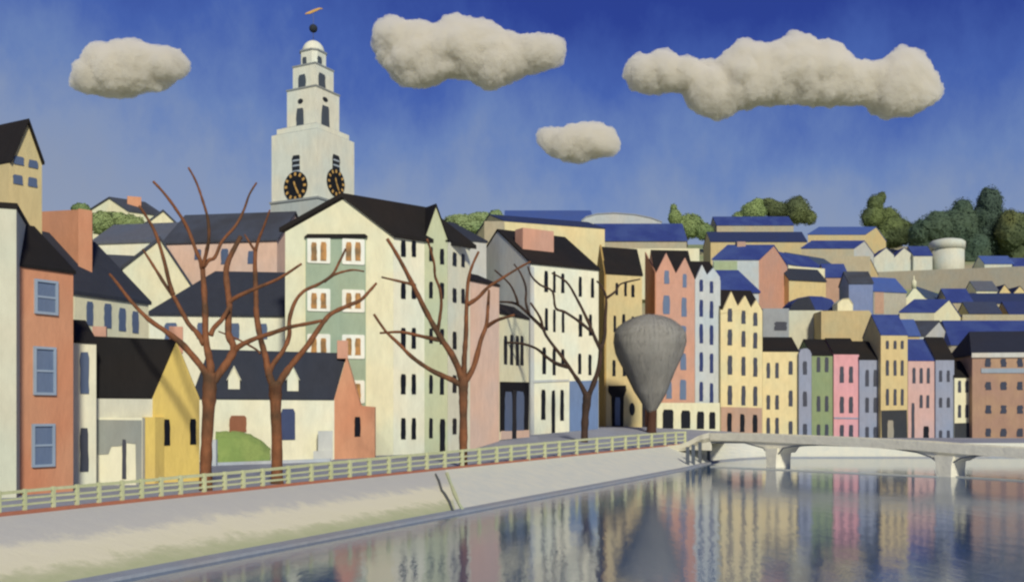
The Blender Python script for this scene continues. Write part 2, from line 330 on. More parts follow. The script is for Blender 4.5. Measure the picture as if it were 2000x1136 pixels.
# railing: posts at their own spacing, three rails; it grows taller towards the bridge
RAILM = mat((196, 200, 152), sc_=1.5, rgb2=(182, 188, 138)); rt = thing('railing', 'pale green post and rail fence along the quay edge', 'railing', (*XY(520, dq(520)), 4.05))
pp = [-330, -260, -200, -150, -100, -48, 3, 53, 109, 155, 198, 243, 281, 319, 357, 403, 443, 479, 517, 567, 612, 650, 687, 725, 763, 803, 837, 872, 906, 939, 973, 1001, 1035, 1067, 1095, 1129, 1168, 1198, 1224, 1249, 1275, 1301, 1322, 1340]
rh = lambda px: pw(px, [(0, 1.0), (500, 1.12), (900, 1.45), (1300, 1.95)])
RP = [XY(px, dq(px)) for px in pp]; RP = offs(RP, -.17)
for p, px in zip(RP, pp):
    w = pw(px, [(0, .15), (1300, .34)]); h = rh(px); mk('post', *boxc(p.x, p.y, 4.1, 4.22+h+.06, w, w, math.atan2(1, .463)), RAILM, rt)
for f in (.97, .6, .3):
    vs, fs = [], []
    for i, (p, px) in enumerate(zip(RP, pp)):
        h = rh(px)*f+4.2; r = pw(px, [(0, .06), (1300, .11)])*(1.2 if f > .9 else .8); jj = rnd.uniform(-.02, .02)
        nn = Vector((.9, -.42))*(.05)
        vs += [v3(p-nn, h-r+jj), v3(p+nn, h-r+jj), v3(p+nn, h+r+jj), v3(p-nn, h+r+jj)]
    for i in range(len(pp)-1):
        for j in range(4): fs.append((4*i+j, 4*i+(j+1) % 4, 4*i+4+(j+1) % 4, 4*i+4+j))
    mk('rail', vs, fs, RAILM, rt)
# ---------------------------------------------------------------- bridge
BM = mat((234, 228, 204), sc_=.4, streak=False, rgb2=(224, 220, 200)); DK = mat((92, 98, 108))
bt = thing('bridge', 'low pale concrete road bridge with flat arches over the river', 'bridge', (36.65, 140, WZ))
bo = Vector((36.65, 140)); bd = Vector((15.3, -20.5)).normalized(); bn = Vector((-bd.y, bd.x))  # bn = upstream (away)
if bn.y < 0: bn = -bn
topz = lambda s: pw(s, [(-12, 6.22), (-6, 6.25), (0, 6.17), (10, 6.0), (22, 5.7), (25.6, 5.5), (35, 5.15), (50, 4.9), (95, 4.7)])
ss = [-11.5, -8, -5, -1.6, -1.1, 1.1, 1.8, 4, 8, 12.5, 16, 19, 22, 23.8, 24.5, 26.7, 27.6, 30, 35, 42, 50, 58, 66, 71, 73, 80, 92]
botz = lambda s: pw(s, [(-12, 4.9), (-5, 4.95), (-2.2, 4.75), (-1.6, 4.3), (-1.1, 3.7), (1.1, 3.6), (1.8, 4.4), (4, 4.75), (8, 4.95), (12.5, 4.95), (16, 4.9), (19, 4.75), (22, 4.4), (23.8, 3.9), (24.5, 3.4), (26.7, 3.4), (27.6, 3.9), (30, 4.3), (35, 4.35), (50, 4.3), (66, 4.0), (71, 3.3), (73, 3.3), (92, 4.2)])
vs, fs = [], []
for s in ss:
    c = bo+bd*s
    for z, w in ((botz(s), 0), (topz(s)-.75, 0), (topz(s)-.75, 3.6), (botz(s), 3.6)): vs.append(v3(c+bn*w, z))
for i in range(len(ss)-1):
    for j in range(4): fs.append((4*i+j, 4*i+(j+1) % 4, 4*i+4+(j+1) % 4, 4*i+4+j))
fs += [(0, 1, 2, 3), (4*len(ss)-1, 4*len(ss)-2, 4*len(ss)-3, 4*len(ss)-4)]
mk('deck', vs, fs, BM, bt)
for w0 in (-.22, 3.5):
    vs, fs = [], []
    for s in ss:
        c = bo+bd*s
        for z, w in ((topz(s)-1.1, w0), (topz(s), w0), (topz(s), w0+.32), (topz(s)-1.1, w0+.32)): vs.append(v3(c+bn*w, z))
    for i in range(len(ss)-1):
        for j in range(4): fs.append((4*i+j, 4*i+(j+1) % 4, 4*i+4+(j+1) % 4, 4*i+4+j))
    fs += [(0, 1, 2, 3), (4*len(ss)-1, 4*len(ss)-2, 4*len(ss)-3, 4*len(ss)-4)]
    mk('parapet', vs, fs, BM, bt)
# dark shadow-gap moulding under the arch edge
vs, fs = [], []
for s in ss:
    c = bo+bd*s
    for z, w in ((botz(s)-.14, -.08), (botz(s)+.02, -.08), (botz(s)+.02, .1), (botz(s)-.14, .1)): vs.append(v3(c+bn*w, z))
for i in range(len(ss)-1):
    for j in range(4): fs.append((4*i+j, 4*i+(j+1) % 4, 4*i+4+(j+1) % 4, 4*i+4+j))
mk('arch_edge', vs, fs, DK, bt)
for s, w in ((0, .85), (25.6, .95), (72, .9)):
    prof = [(-w, WZ-2), (-w, 2.5), (-w*1.1, 3.3), (-w*1.3, botz(s)+.6), (w*1.3, botz(s)+.6), (w*1.1, 3.3), (w, 2.5), (w, WZ-2)]
    mk('pier', *ext([v3(bo+bd*(s+a)+bn*.25-bn*.6, z) for a, z in prof], (bn*3.2).to_3d()), BM, bt)
for k, (px, row, tz) in enumerate(((1343, 911, 4.35), (1354, 909, 4.6), (1367, 906, 4.85), (1384, 902, 4.85))):
    q = XY(px, (EYE-WZ)*F/(row-HZ)); mk('column', *boxc(q.x, q.y, .2, tz, .42, .42, 1.1), DK, bt)
wp = [(1300, 155.5, 4.15), (1318, 154, 4.25), (1332, 153, 4.5), (1346, 152, 4.95), (1360, 151, 5.6), (1372, 150, 6.0), (1384, 149.3, 6.22)]   # wing wall sweeping up to the parapet
wq = [XY(px, d) for px, d, z in wp]+[bo+bd*-11.4-bn*.1]; wz = [z for a, b, z in wp]+[6.22]
mk('wing_wall', *ribbon(wq, -.3, 0, 3.6, 5, wz), BM, bt)
# the approach behind the wing wall
top = [v3(q, z-.75) for q, z in zip(wq, wz)]+[v3(bo+bd*-11.4+bn*3.6, 5.47), v3(XY(1420, 171), 5.2), v3(XY(1380, 170), 4.9), v3(XY(1330, 164), 4.1)]
n = len(top); mk('approach', top+[Vector((q.x, q.y, max(q.z-.6, 3.4))) for q in top], [tuple(range(n)), tuple(range(n, 2*n))[::-1]]+[(i, (i+1) % n, (i+1) % n+n, i+n) for i in range(n)], BM, bt)
# added pale strips on the water, imitating a reflected ripple highlight by the piers
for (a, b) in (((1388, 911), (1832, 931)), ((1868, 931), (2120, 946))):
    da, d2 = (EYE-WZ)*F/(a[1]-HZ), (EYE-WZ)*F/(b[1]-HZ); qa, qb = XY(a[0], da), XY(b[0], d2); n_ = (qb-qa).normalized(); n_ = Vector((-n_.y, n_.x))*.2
    o = mk('ripple_highlight', *ext([v3(qa-n_, WZ-.1), v3(qa+n_, WZ-.1), v3(qa+n_*.6, WZ+.14), v3(qa-n_*.6, WZ+.14)], v3(qb-qa, 0)), mat((176, 178, 170)))
    tag(o, 'thin pale strip imitating a ripple highlight '+('from the quay end to the second bridge pier' if a[0] < 1500 else 'right of the second bridge pier'), 'ripple highlight', 'ripple highlight strips by the bridge')
# ================================================================ LEFT STREET
t = house('grey green house cut off by the left edge of the picture', (-130, 57), (32, 58.5), 398, 968, mat((202, 198, 172), rgb2=(190, 194, 172)), BLK, 'flat', back=8, th=.35, ov=.05)
t = house('tall tan house with steep black roof and four small blue windows', (18, 74), (82, 76), 312, 700, TAN, BLK, 'gable', prof=[(18, 318), (52, 238), (82, 322)], C=(-36, 79.5), ov=.03, th=.22)
wins(t, t.AB, [(27, 306, 46, 322), (55, 313, 73, 328), (25, 342, 44, 360), (54, 347, 72, 365)], GLBG)
t = house('tall salmon house with three blue framed windows', (32, 60), (143, 63.3), 520, 962, SALM, BLK, 'hip', ridge=432, back=5.5, hip=(0, .22), ov=.12, th=.18)
wins(t, t.AB, [(71, 552, 107, 609), (69, 682, 103, 766), (66, 832, 101, 906)], WBLUE, fm=FBL, out=.09)
t = house('narrow white house between the salmon house and the yard', (143, 66.6), (188, 67.6), 668, 955, WHITE, BLK, 'side', ridge=628, back=4.5, ov=.1, th=.2, fov=.05)
wins(t, t.AB, [(156, 688, 173, 768)], GLBG); wins(t, t.AB, [(156, 836, 172, 920)], GLG)
# black roofed cottage with yellow gable
a, b = XY(298, 71), XY(388, 74)
D_ = XY(136, 68.0)
cy = thing('cottage', 'yellow gabled cottage with black roof beside the first bare tree', 'cottage', (*((a+b)/2), 4.1))
ze = Z(776, 71.5); ap = (a+b)/2; zr = Z(668, ap.y); bv = D_-a
mk('wall', *ext([v3(a, 1), v3(a, ze), v3(ap, zr-.1), v3(b, ze), v3(b, 1)], bv.to_3d()), OFFW, cy)
ofs = (frame(a, b).n*.1); gy = mk('gable_wall', *ext([v3(a, 1), v3(a, ze), v3(ap, zr), v3(b, ze), v3(b, 1)], ofs.to_3d()), YEL, cy); gy['label'] = 'yellow gable wall'
rf = mk('roof', *ext(roofpoly([v3(a, ze), v3(ap, zr), v3(b, ze)], .2, .12), (bv*1.02).to_3d()), BLK, cy)
fr = frame(a, b); fr.A = fr.A+fr.n*.1
wins(cy, fr, [(320, 818, 331, 869), (371, 817, 382, 867)], GLD)
for px, d in ((344, 73.4),):
    q = XY(px, d-.4); mk('chimney', *boxc(q.x, q.y, Z(690, d), Z(639, d), .95, .8, .3), SALM2, cy, rf)
q = XY(195, 70.6); mk('chimney', *boxc(q.x, q.y, Z(690, 70.6), Z(638, 70.6), .9, .8, .3), SALM2, cy, rf)
a2, b2 = XY(278, 69.9), XY(303, 70.6); mk('lean_to', *boxq(a2, b2, b2+Vector((.3, 1)), a2+Vector((-.3, 1)), 2, Z(814, 70)), YEL, cy)
yw = thing('yard_wall', 'low patched grey and white yard wall with narrow gate left of the yellow gable', 'wall', (*XY(232, 69.2), 4.1))
a, b = XY(188, 69), XY(278, 69.4); mk('wall', *boxq(a, b, b+Vector((0, .5)), a+Vector((0, .5)), 2, Z(815, 69.2)), WHITE, yw)
fr = frame(a, b)
def patch(t, fr, pts, m, nm, out=.05):
    l = []
    for px, row in pts: u = hit(fr, px); l.append(onw(fr, u, Z(row, (fr.A+fr.d*u).y), .003))
    return mk(nm, *ext(l, (fr.n*out).to_3d()), m, t)
patch(yw, fr, [(190, 819), (277, 820), (277, 946), (266, 946), (265, 866), (248, 864), (236, 870), (218, 871), (212, 886), (190, 887)], GREYR, 'render_patch')
wins(yw, fr, [(239, 858, 247, 934)], GLG, name='gate', out=.09)
# salmon gabled white cottage
a, b = XY(653, 110), XY(704, 111.6); D_ = XY(378, 103.5); bv = D_-a
cs = thing('cottage', 'long white cottage with slate roof, two dormers and salmon gable end', 'cottage', (*a, 4.05))
ze = Z(778, 110); apx = XY(677, 112.6); zr = Z(693, 112.6)
bB = b+Vector((0, 3.5)); p_eb = v3(b, Z(790, 111.6))
mk('wall', *ext([v3(a, 1), v3(a, ze), v3(apx, zr-.1), v3(apx+(apx-a), ze), v3(apx+(apx-a), 1)], bv.to_3d()), WHITE, cs)
fr = frame(a, b)
gtop = [v3(a, ze), v3(XY(677, 110.75), Z(697, 110.75)), v3(b, Z(790, 111.6))]
c732 = XY(732, 112.3)
go = mk('gable_wall', *ext([v3(a, 1)]+gtop+[v3(b+(c732-b)*.12, Z(792, 111.6)), v3(c732, Z(794, 112.3)), v3(c732, 1)], Vector((-.25, 2.6, 0))), SALM, cs); go['label'] = 'salmon gable wall'
rf = mk('roof', *ext(roofpoly([v3(a, ze), v3(apx, zr), v3(apx+(apx-a)*.97, ze)], .22, .2), (bv*1.01).to_3d()), SLATEN, cs)
frs = frame(D_, a)
wins(cs, frs, [(448, 811, 481, 843)], DOORB, name='shutter', out=.1, wob=.02); wins(cs, frs, [(548, 798, 576, 858)], GLB, name='door', wob=.02, out=.1)
wins(cs, fr, [(692, 814, 703, 852)], GLD, out=.15)
q = XY(669, 112); mk('chimney', *boxc(q.x, q.y, Z(700, 112), Z(665, 112), 1.2, .9, .2), SALM2, cs, rf)
for px in (457, 572):
    d = 104.5+(px-415)/240*5.5-.2; w = 11/F*d
    q = XY(px, d+.3); zb_, zm, zt = Z(763, d), Z(738, d), Z(716, d); dd = (a-D_).normalized()
    bk = v3(Vector((-.5, 2.4)), 0)
    do = mk('dormer', *ext([v3(q-dd*w, zb_), v3(q-dd*w, zm), v3(q, zt), v3(q+dd*w, zm), v3(q+dd*w, zb_)], bk), WHITE, cs)
    mk('dormer_roof', *ext([Vector(s)-bk*.06 for s in roofpoly([v3(q-dd*w, zm), v3(q, zt), v3(q+dd*w, zm)], .14, .32)], bk*1.06), WHITE, cs, do)
st_ = thing('steps', 'pale grey stone block of steps against the salmon gabled cottage', 'steps', (*XY(633, 107), 4.05))
mk('block', *boxq(XY(621, 107.4), XY(650, 108.4), XY(650, 109.5), XY(621, 108.6), 3, Z(841, 108)), mat((196, 198, 192)), st_)
mk('step', *boxq(XY(612, 106.9), XY(650, 107.9), XY(650, 108.38), XY(612, 107.38), 3, Z(880, 107.5)), mat((196, 198, 192)), st_)
fw = thing('garden_wall', 'low pale garden wall below the green mound', 'wall', (*XY(470, 98), 4.05))
a_, b_ = XY(412, 95.5), XY(645, 104.5)
mk('wall', *boxq(a_, b_, b_+Vector((0, .4)), a_+Vector((0, .4)), 3.5, 4.38), mat((192, 196, 198)), fw)
mk('end_pier', *boxc(XY(417, 95.4).x, 95.6, 3.5, Z(858, 95.4), .5, .5, 0), mat((192, 196, 198)), fw)
# green mound
vs, fs = [], []
for i in range(17):
    px = 421+i*6.7; zt = Z(pw(px, [(421, 843), (460, 842), (485, 848), (510, 862), (528, 880)]), 100.5)
    for j in range(9):
        d = 97.2+i*.2+j*.7; k = math.sin(min(1, j/5.0)*math.pi/2); vs.append(v3(XY(px+(j-4)*.3, d), lerp(4.0, zt, k)+noise.noise(Vector((px*.2, d, 1)))*.12))
for i in range(16):
    for j in range(8): fs.append((i*9+j, (i+1)*9+j, (i+1)*9+j+1, i*9+j+1))
k0 = len(vs); vs += [v3(XY(421, 97.2), 3), v3(XY(528, 100.4), 3), v3(XY(528, 106), 3), v3(XY(421, 102.8), 3)]
o = mk('grass_mound', vs, fs+[(0, 8, k0+3, k0), (16*9, k0+1, k0+2, 16*9+8)], mat((142, 164, 74), sc_=1.2, streak=False, rgb2=(124, 150, 66)), fix=False, smooth=False)
tag(o, 'smooth green grassy mound in front of the white cottage', 'mound')
# houses behind the cottages
t = house('cream terraced house with four tall blue windows under a big slate roof', (146, 85), (290, 93), 575, 760, CREAM, SLATEN, 'hip', ridge=452, back=11, hip=(-.25, .12), ov=.2, th=.3)
wins(t, t.AB, [(169, 589, 181, 635), (203, 593, 217, 640), (232, 601, 245, 646), (258, 608, 270, 650)], GLBG)
c_ = XY(155, 88.6); a_, b2_ = XY(70, 90), XY(178, 91); sq = v3(Vector((2, 5)), 0)
t = thing('chimney_stack', 'huge orange brick chimney stack above the slate roofs on the left', 'chimney', (*c_, 20))
mk('stack', *boxq(XY(68, 89.6), c_, XY(158, 91.5), XY(72, 92.5), 19, Z(411, 89)), ORNG, t)
mk('corner_pier', *boxq(XY(153, 88.4), XY(180, 89.3), XY(181, 92), XY(156, 91.4), 19, Z(410, 89)), SALM, t)
t = house('white house with long slate roof behind the two cottages', (292, 122), (556, 124), 615, 720, WHITE, SLATEN, 'hip', ridge=532, back=12, hip=(.42, -.02), ov=.3, th=.3)
wins(t, t.AB, [(322, 630, 346, 662), (385, 630, 402, 661), (449, 631, 468, 663), (508, 632, 522, 662)], GLBG)
t = house('cream gable of a slate roofed house rising behind the first bare tree', (240, 138), (384, 142), 545, 700, CREAM, SLATE, 'gable', prof=[(240, 524), (312, 468), (388, 576)], back=14, ov=.25, th=.5)
t = house('peach house with slate roof and three windows left of the clock tower', (322, 155), (541, 152), 474, 620, PINKP, SLATE, 'side', ridge=424, back=14, ov=.4, th=.35)
wins(t, t.AB, [(380, 487, 393, 507), (432, 486, 446, 516), (484, 490, 497, 515)], GLBG)
t = house('slate roof of a house in the dip left of the peach house', (176, 150), (262, 152), 534, 660, SLG, SLATE, 'side', ridge=499, back=10, ov=.2)
t = house('white walled house with grey roof below the green bank', (180, 175), (345, 172), 476, 560, WHITE, SLG, 'side', ridge=444, back=14, ov=.3, th=.5)
t = house('small cream gable on the left skyline', (284, 215), (342, 218), 444, 520, CREAM, SLATE, 'gable', prof=[(283, 438), (318, 413), (345, 436)], back=12, ov=.3, th=.45)
t = house('highest left hill house with cream gable and orange chimney', (180, 262), (252, 258), 414, 470, CREAM, SLATE, 'gable', prof=[(180, 410), (215, 388), (252, 413)], C=(318, 264), ov=.3, th=.5)
q = XY(262, 262); mk('chimney', *boxc(q.x, q.y, Z(405, 262), Z(385, 262), 3.4, 1.6, .4), SALM, t, t.roof)
# ================================================================ CLOCK TOWER
tw = thing('church_tower', 'tall pale stone clock tower with stepped stages and dome', 'church tower', (*XY(612, 172), 12))
th_ = math.radians(28.3); tc_ = XY(612, 172); tx, ty = tc_.x, tc_.y; TD = 172.0
def stage(nm, w, r0, r1, m=TOWR, e=0): return mk(nm, *boxc(tx, ty, Z(r0, TD), Z(r1, TD), w, w, -th_+e), m, tw)
def chamf(nm, w, r0, r1, m=TOWR):
    rot = -th_; c, s = math.cos(rot), math.sin(rot); k = .62; h = w/2
    q = [(-h*k, -h), (h*k, -h), (h, -h*k), (h, h*k), (h*k, h), (-h*k, h), (-h, h*k), (-h, -h*k)]
    return mk(nm, *ext([Vector((tx+a*c-b*s, ty+a*s+b*c, Z(r0, TD))) for a, b in q], (0, 0, Z(r1, TD)-Z(r0, TD))), m, tw)
S1 = stage('base', 10.15, 760, 404, TOWG); stage('cornice', 10.5, 404, 400, TRIM)
stage('clock_stage', 9.95, 400, 272); stage('cornice', 9.3, 275, 270, TRIM); stage('plinth', 8.7, 270, 259); stage('cornice', 7.6, 259, 256, TRIM)
stage('belfry', 6.3, 257, 183); stage('cornice', 6.55, 184, 181, TRIM); stage('upper_stage', 4.9, 181, 137); stage('cornice', 5.1, 137, 134, TRIM)
chamf('lantern', 3.7, 135, 105); chamf('cornice', 4.0, 106, 103, TRIM)
def faces_(w):
    h = w/2; out = []
    rot = -th_
    for (p, q) in (((-h, -h), (h, -h)), ((-h, h), (-h, -h)), ((h, -h), (h, h))):
        c, s = math.cos(rot), math.sin(rot); A_ = Vector((tx+p[0]*c-p[1]*s, ty+p[0]*s+p[1]*c)); B_ = Vector((tx+q[0]*c-q[1]*s, ty+q[0]*s+q[1]*c)); out.append((A_, B_))
    out = [f for f in out]; out.sort(key=lambda f: (f[0].y+f[1].y)); fs_ = out[:2]; fs_.sort(key=lambda f: f[0].x+f[1].x)
    return [frame(*sorted(f, key=lambda v: v.x)) for f in fs_]
def tf(w, left, right, m=GLD, nm='window', **k):
    fl, fr_ = faces_(w)
    if left: wins(tw, fl, left, m, nm, **k)
    if right: wins(tw, fr_, right, m, nm, **k)
TG = mat((74, 82, 92)); TGD = mat((40, 44, 50))
tf(9.95, [(571, 303, 586, 337)], [(649, 303, 663, 337)], TGD, 'louvre')
tf(9.95, [(572, 312, 586, 315), (572, 322, 586, 325), (571, 333, 587, 337)], [(650, 312, 662, 315), (650, 322, 662, 325), (649, 333, 663, 337)], mat((176, 184, 188)), 'louvre_slat', out=.14, wob=0)
tf(6.3, [(579, 212, 593, 258)], [(628, 207, 643, 257)], TG); tf(6.3, [(582, 193, 592, 203)], [(630, 190, 640, 199)], TGD, 'round_window', rnd_=True)
tf(4.9, [(583, 146, 597, 181)], [(622, 144, 635, 180)], TG); 
tf(3.7, [(591, 112, 599, 134)], [(620, 111, 628, 134)], TG)
def clock(fr, cx, cy, rv):
    u = hit(fr, cx); d = (fr.A+fr.d*u).y; zc = Z(cy, d); r = rv/F*d
    ring = lambda rr_, o0, o1, n=32: ext([onw(fr, u+rr_*math.cos(k*2*math.pi/n), zc+rr_*math.sin(k*2*math.pi/n), o0) for k in range(n)], (fr.n*(o1-o0)).to_3d())
    c = mk('clock_face', *ring(r, .01, .18), mat((26, 28, 32), bump=0), tw)
    for k in range(12):
        an = k*math.pi/6; p = [( -.06, .70), (.06, .70), (.05, .93), (-.05, .93)]
        mk('numeral', *ext([onw(fr, u+r*(x*1.5*math.cos(an)+y*math.sin(an)), zc+r*(-x*1.5*math.sin(an)+y*math.cos(an)), .185) for x, y in p], (fr.n*.04).to_3d()), GOLDM, tw, c)
    for an, ln in ((math.radians(152), .68), (math.radians(-18), .38)):
        mk('clock_hand', *ext([onw(fr, u+r*(x*math.cos(an)+y*math.sin(an)), zc+r*(-x*math.sin(an)+y*math.cos(an)), .22) for x, y in ((-.05, -.05), (.05, -.05), (.07, ln*.7), (0, ln), (-.07, ln*.7))], (fr.n*.04).to_3d()), GOLDM, tw, c)
fl, frr = faces_(9.95); clock(fl, 578, 364, 29); clock(frr, 655, 357, 27)
def lathe(nm, cx, cy, prof, m, t, n=24, par=None, smooth=True):
    vs, fs = [], []
    for r, z in prof:
        for k in range(n): vs.append((cx+r*math.cos(2*math.pi*k/n), cy+r*math.sin(2*math.pi*k/n), z))
    for i in range(len(prof)-1):
        for k in range(n): fs.append((i*n+k, i*n+(k+1) % n, (i+1)*n+(k+1) % n, (i+1)*n+k))
    fs.append(tuple(range(n))[::-1]); fs.append(tuple(range(len(vs)-n, len(vs))))
    return mk(nm, vs, fs, m, t, par, smooth)
R_ = 22/F*TD; z0 = Z(105, TD)
lathe('dome', tx, ty, [(R_*math.cos(a), z0+R_*1.12*math.sin(a)) for a in [i*math.pi/2/9 for i in range(10)][:-1]]+[(.05, z0+R_*1.13)], TOWR, tw)
lathe('spindle', tx, ty, [(.07, Z(82, TD)), (.06, Z(24, TD))], mat((92, 104, 150), bump=0), tw, 8)
zc = Z(56, TD); lathe('ball', tx, ty, [(max(.02, .72*math.cos(a)), zc+.72*math.sin(a)) for a in [(-1+i/5)*math.pi/2 for i in range(11)]], IRON, tw, 14)
wv = [(-1.5, -.8), (-1.1, -.62), (-.6, -.62), (.6, .0), (1.3, .42), (1.75, .4), (1.55, .62), (1.0, .66), (.2, .36), (-.7, -.1), (-1.3, -.42)]
mk('weather_vane', *ext([Vector((tx+x*.95, ty-.1, Z(22, TD)+y*.8)) for x, y in wv], (0, .2, 0)), GOLDM, tw)
# ================================================================ APARTMENT BLOCK
A = XY(557, 114.7); B = XY(767, 118); E1 = XY(829, 121); E2 = XY(874, 122.4); E3 = XY(918, 128.6)
ab_ = thing('apartment_block', 'big cream and green gabled apartment block with black roof', 'apartment block', (*((A+E3)/2), 4.2))
BK = Vector((-6, 17)); ze = Z(452, 115.5); apx = (A+B)/2+Vector((.4, 0)); zr = Z(386, 116.4)
sd = (E1-B); sdn = sd.normalized()
fa = frame(A, B)
# front wing: gable front swept back
rv = sdn*13.5; L_ = 16
ncr = Vector((-.5, .86))
wl = mk('wall', *ext([v3(A, 1), v3(A, ze), v3(apx, zr), v3(B, ze), v3(B, 1)], (sdn*6.9).to_3d()+Vector((0, 0, 0))), CREAM, ab_)
gw = mk('gable_wall', *ext([v3(A, 1), v3(A, ze), v3(apx, zr), v3(B, ze), v3(B, 1)], Vector((.0, .3, 0))), CREAM, ab_)
for o in (gw,): bpy.data.objects.remove(o)
side = mk('side_wall', *boxq(B+Vector((.06, 0)), E1, E1+Vector((-3, 4)), B+Vector((-3, 4)), 1, ze-.05), WHITE, ab_)
pt = mk('roof', *ext([q-Vector((.15, .35, 0)) for q in roofpoly([v3(A, ze), v3(apx, zr), v3(B, ze)], .5, .55)], v3(sdn*12.2, 0)+Vector((.1, .3, 0))), BLK, ab_)
mk('mass', *boxq(E1+Vector((-3, 1)), E3+Vector((-.3, .3)), E3+Vector((-8, 8)), E1+Vector((-10, 8)), 1, Z(492, 128)), WHITE, ab_) if False else None
# green bay
fb = frame(E1, E2); gz = Z(466, 121.5); ga = E1.lerp(E2, .48); gzt = Z(403, 121.8)
bay = mk('bay', *ext([v3(E1, 1), v3(E1, gz), v3(ga, gzt), v3(E2, gz), v3(E2, 1)], Vector((-3.6, 5.5, 0))), PSAGE, ab_)
mk('bay_roof', *ext([q-Vector((-.12, .2, 0)) for q in roofpoly([v3(E1, gz), v3(ga, gzt), v3(E2, gz)], .3, .3)], Vector((-3.8, 5.9, 0))), BLK, ab_, bay)
# rear white wing
f3 = frame(E2, E3); z3 = Z(484, 128)
mk('rear_wing', *boxq(E2+Vector((.02, .1)), E3, E3+Vector((-5, 5)), E2+Vector((-4, 6)), 1, z3), WHITE, ab_)
mk('rear_roof', *ext([v3(E2-Vector((.1, .3)), z3+.01), v3(E2-Vector((.1, .3)), Z(472, 122.4)), v3(E3+Vector((.3, -.1)), z3+.5), v3(E3+Vector((.3, -.1)), z3+.01)], Vector((-4, 5, 0))), BLK, ab_)
# green panels and windows on the front
fp = mk('bay_panel', *ext([onw(fa, hit(fa, 597), Z(462, 116), .01), onw(fa, hit(fa, 714), Z(462, 116), .01), onw(fa, hit(fa, 714), 2, .01), onw(fa, hit(fa, 597), 2, .01)], (fa.n*.25).to_3d()), SEAG, ab_)
patch(ab_, fa, [(594, 463), (600, 458), (712, 458), (718, 463), (712, 466), (600, 466)], BLK, 'canopy', .45)
fa2 = frame(A+fa.n*.26, B+fa.n*.26)
for (x0, x1) in ((600, 645), (668, 712)):
    for (y0, y1) in ((466, 516), (565, 609), (653, 700), (742, 787), (830, 872)):
        u0, u1 = hit(fa2, x0), hit(fa2, x1); d = 116.2; z0, z1 = Z(y1, d), Z(y0, d); c = .12
        bod = ext([onw(fa2, u, z, .003) for u, z in ((u0+c, z0), (u1-c, z0), (u1, z0+c), (u1, z1-c), (u1-c, z1), (u0+c, z1), (u0, z1-c), (u0, z0+c))], (fa2.n*.12).to_3d())
        w_ = mk('window', *bod, FWH, ab_); fa3 = frame(fa2.A+fa2.n*.125, fa2.A+fa2.n*.125+fa2.d*5)
        wd = (x1-x0)
        wins(ab_, fa3, [(x0+wd*.17, y0+7, x0+wd*.42, y1-7), (x0+wd*.58, y0+7, x0+wd*.83, y1-7)], GLO, 'pane', par=w_, out=.06)
fsd = frame(B, E1)
fsd.A = fsd.A+fsd.n*.05
rows5 = [(816, 857), (730, 769), (640, 680), (553, 583), (470, 501)]
wins(ab_, fsd, grid([(783, 792), (804, 812)], rows5), GLD)
wins(ab_, fb, grid([(838, 845)], [(816, 855), (732, 768), (641, 670), (550, 582), (482, 510)])+grid([(859, 867)], [(735, 770), (642, 672), (552, 583), (486, 516)]), GLD)
wins(ab_, fb, [(859, 869, 868, 882)] and [(859, 817, 869, 882)], GLD, 'door')
wins(ab_, f3, grid([(884, 891)], [(493, 519), (563, 590), (647, 681), (732, 766), (816, 847)])+grid([(901, 907)], [(496, 521), (564, 592), (732, 764)]), GLD)
# grey house behind the block
t = house('pale grey house with dark roof seen behind the apartment block', (866, 168), (950, 172), 466, 600, PGREY, SLATEN, 'hip', ridge=432, back=14, hip=(.1, .35), ov=.2)
# ================================================================ STREET TO THE BRIDGE
t = house('plain pale pink house with no windows facing the water', (918, 130), (975, 136), 548, 880, PINKP, BLK, 'side', ridge=529, back=7, ov=.15, th=.3, fov=.05)
t = house('narrow white shop with black front and blue doors', (975.5, 141), (1033, 150), 612, 862, CREAM, BLK, 'side', ridge=590, back=5, ov=.15, th=.3, fov=.05, name='shop', cat='shop')
wins(t, t.AB, [(984, 655, 990, 711), (996, 654, 1002, 712), (1007, 655, 1013, 713), (1016, 656, 1022, 713)], GLD)
sf = patch(t, t.AB, [(976, 745), (1032, 746), (1031, 841), (976, 842)], mat((24, 22, 26)), 'shopfront', .12)
fr = frame(t.AB.A+t.AB.n*.125, t.AB.A+t.AB.n*.125+t.AB.d*5)
wins(t, fr, [(986, 764, 1000, 841), (1008, 764, 1023, 840)], GLBG, 'shop_window', wob=.03, out=.05)
patch(t, t.AB, [(977, 841), (1032, 839), (1032, 853), (977, 858)], PINKP, 'stall_riser', .16); wins(t, fr, [(1000, 762, 1008, 858)], GLD, 'door', out=.08)
# white warehouse
t = house('large white warehouse with grey gable, black roof and blue ground floor corner', (1037, 165), (1169, 172.6), 514, 852, WHITE, BLK, 'side', ridge=466, C=(1040, 190), ov=.3, th=.35, name='warehouse', cat='warehouse', fov=.25)
a, b, c, d = t.c4; ma = t.r[0]
g = mk('gable_wall', *ext([v3(a, 2), v3(a, t.ze), v3(ma, t.zr), v3(d, t.ze), v3(d, 2)], (t.AB.d*-.12).to_3d()), PGREY, t); g['label'] = 'grey gable wall'
q = XY(1044, 171.6); chim(t, q, t.zr-7, Z(449, 171), 6.4, 2.4, math.atan2(t.AB.d.y, t.AB.d.x), SALM2, t.roof)
wins(t, t.AB, [(1063, 529, 1070, 570), (1080, 530, 1085, 571), (1096, 534, 1102, 572), (1130, 540, 1136, 579), (1154, 543, 1160, 581),
               (1064, 602, 1070, 645), (1080, 604, 1085, 648), (1097, 608, 1102, 649), (1130, 614, 1137, 657), (1150, 614, 1156, 655),
               (1059, 678, 1066, 730), (1079, 680, 1085, 732), (1096, 682, 1102, 716), (1129, 690, 1135, 730), (1149, 692, 1155, 732)], GLD)
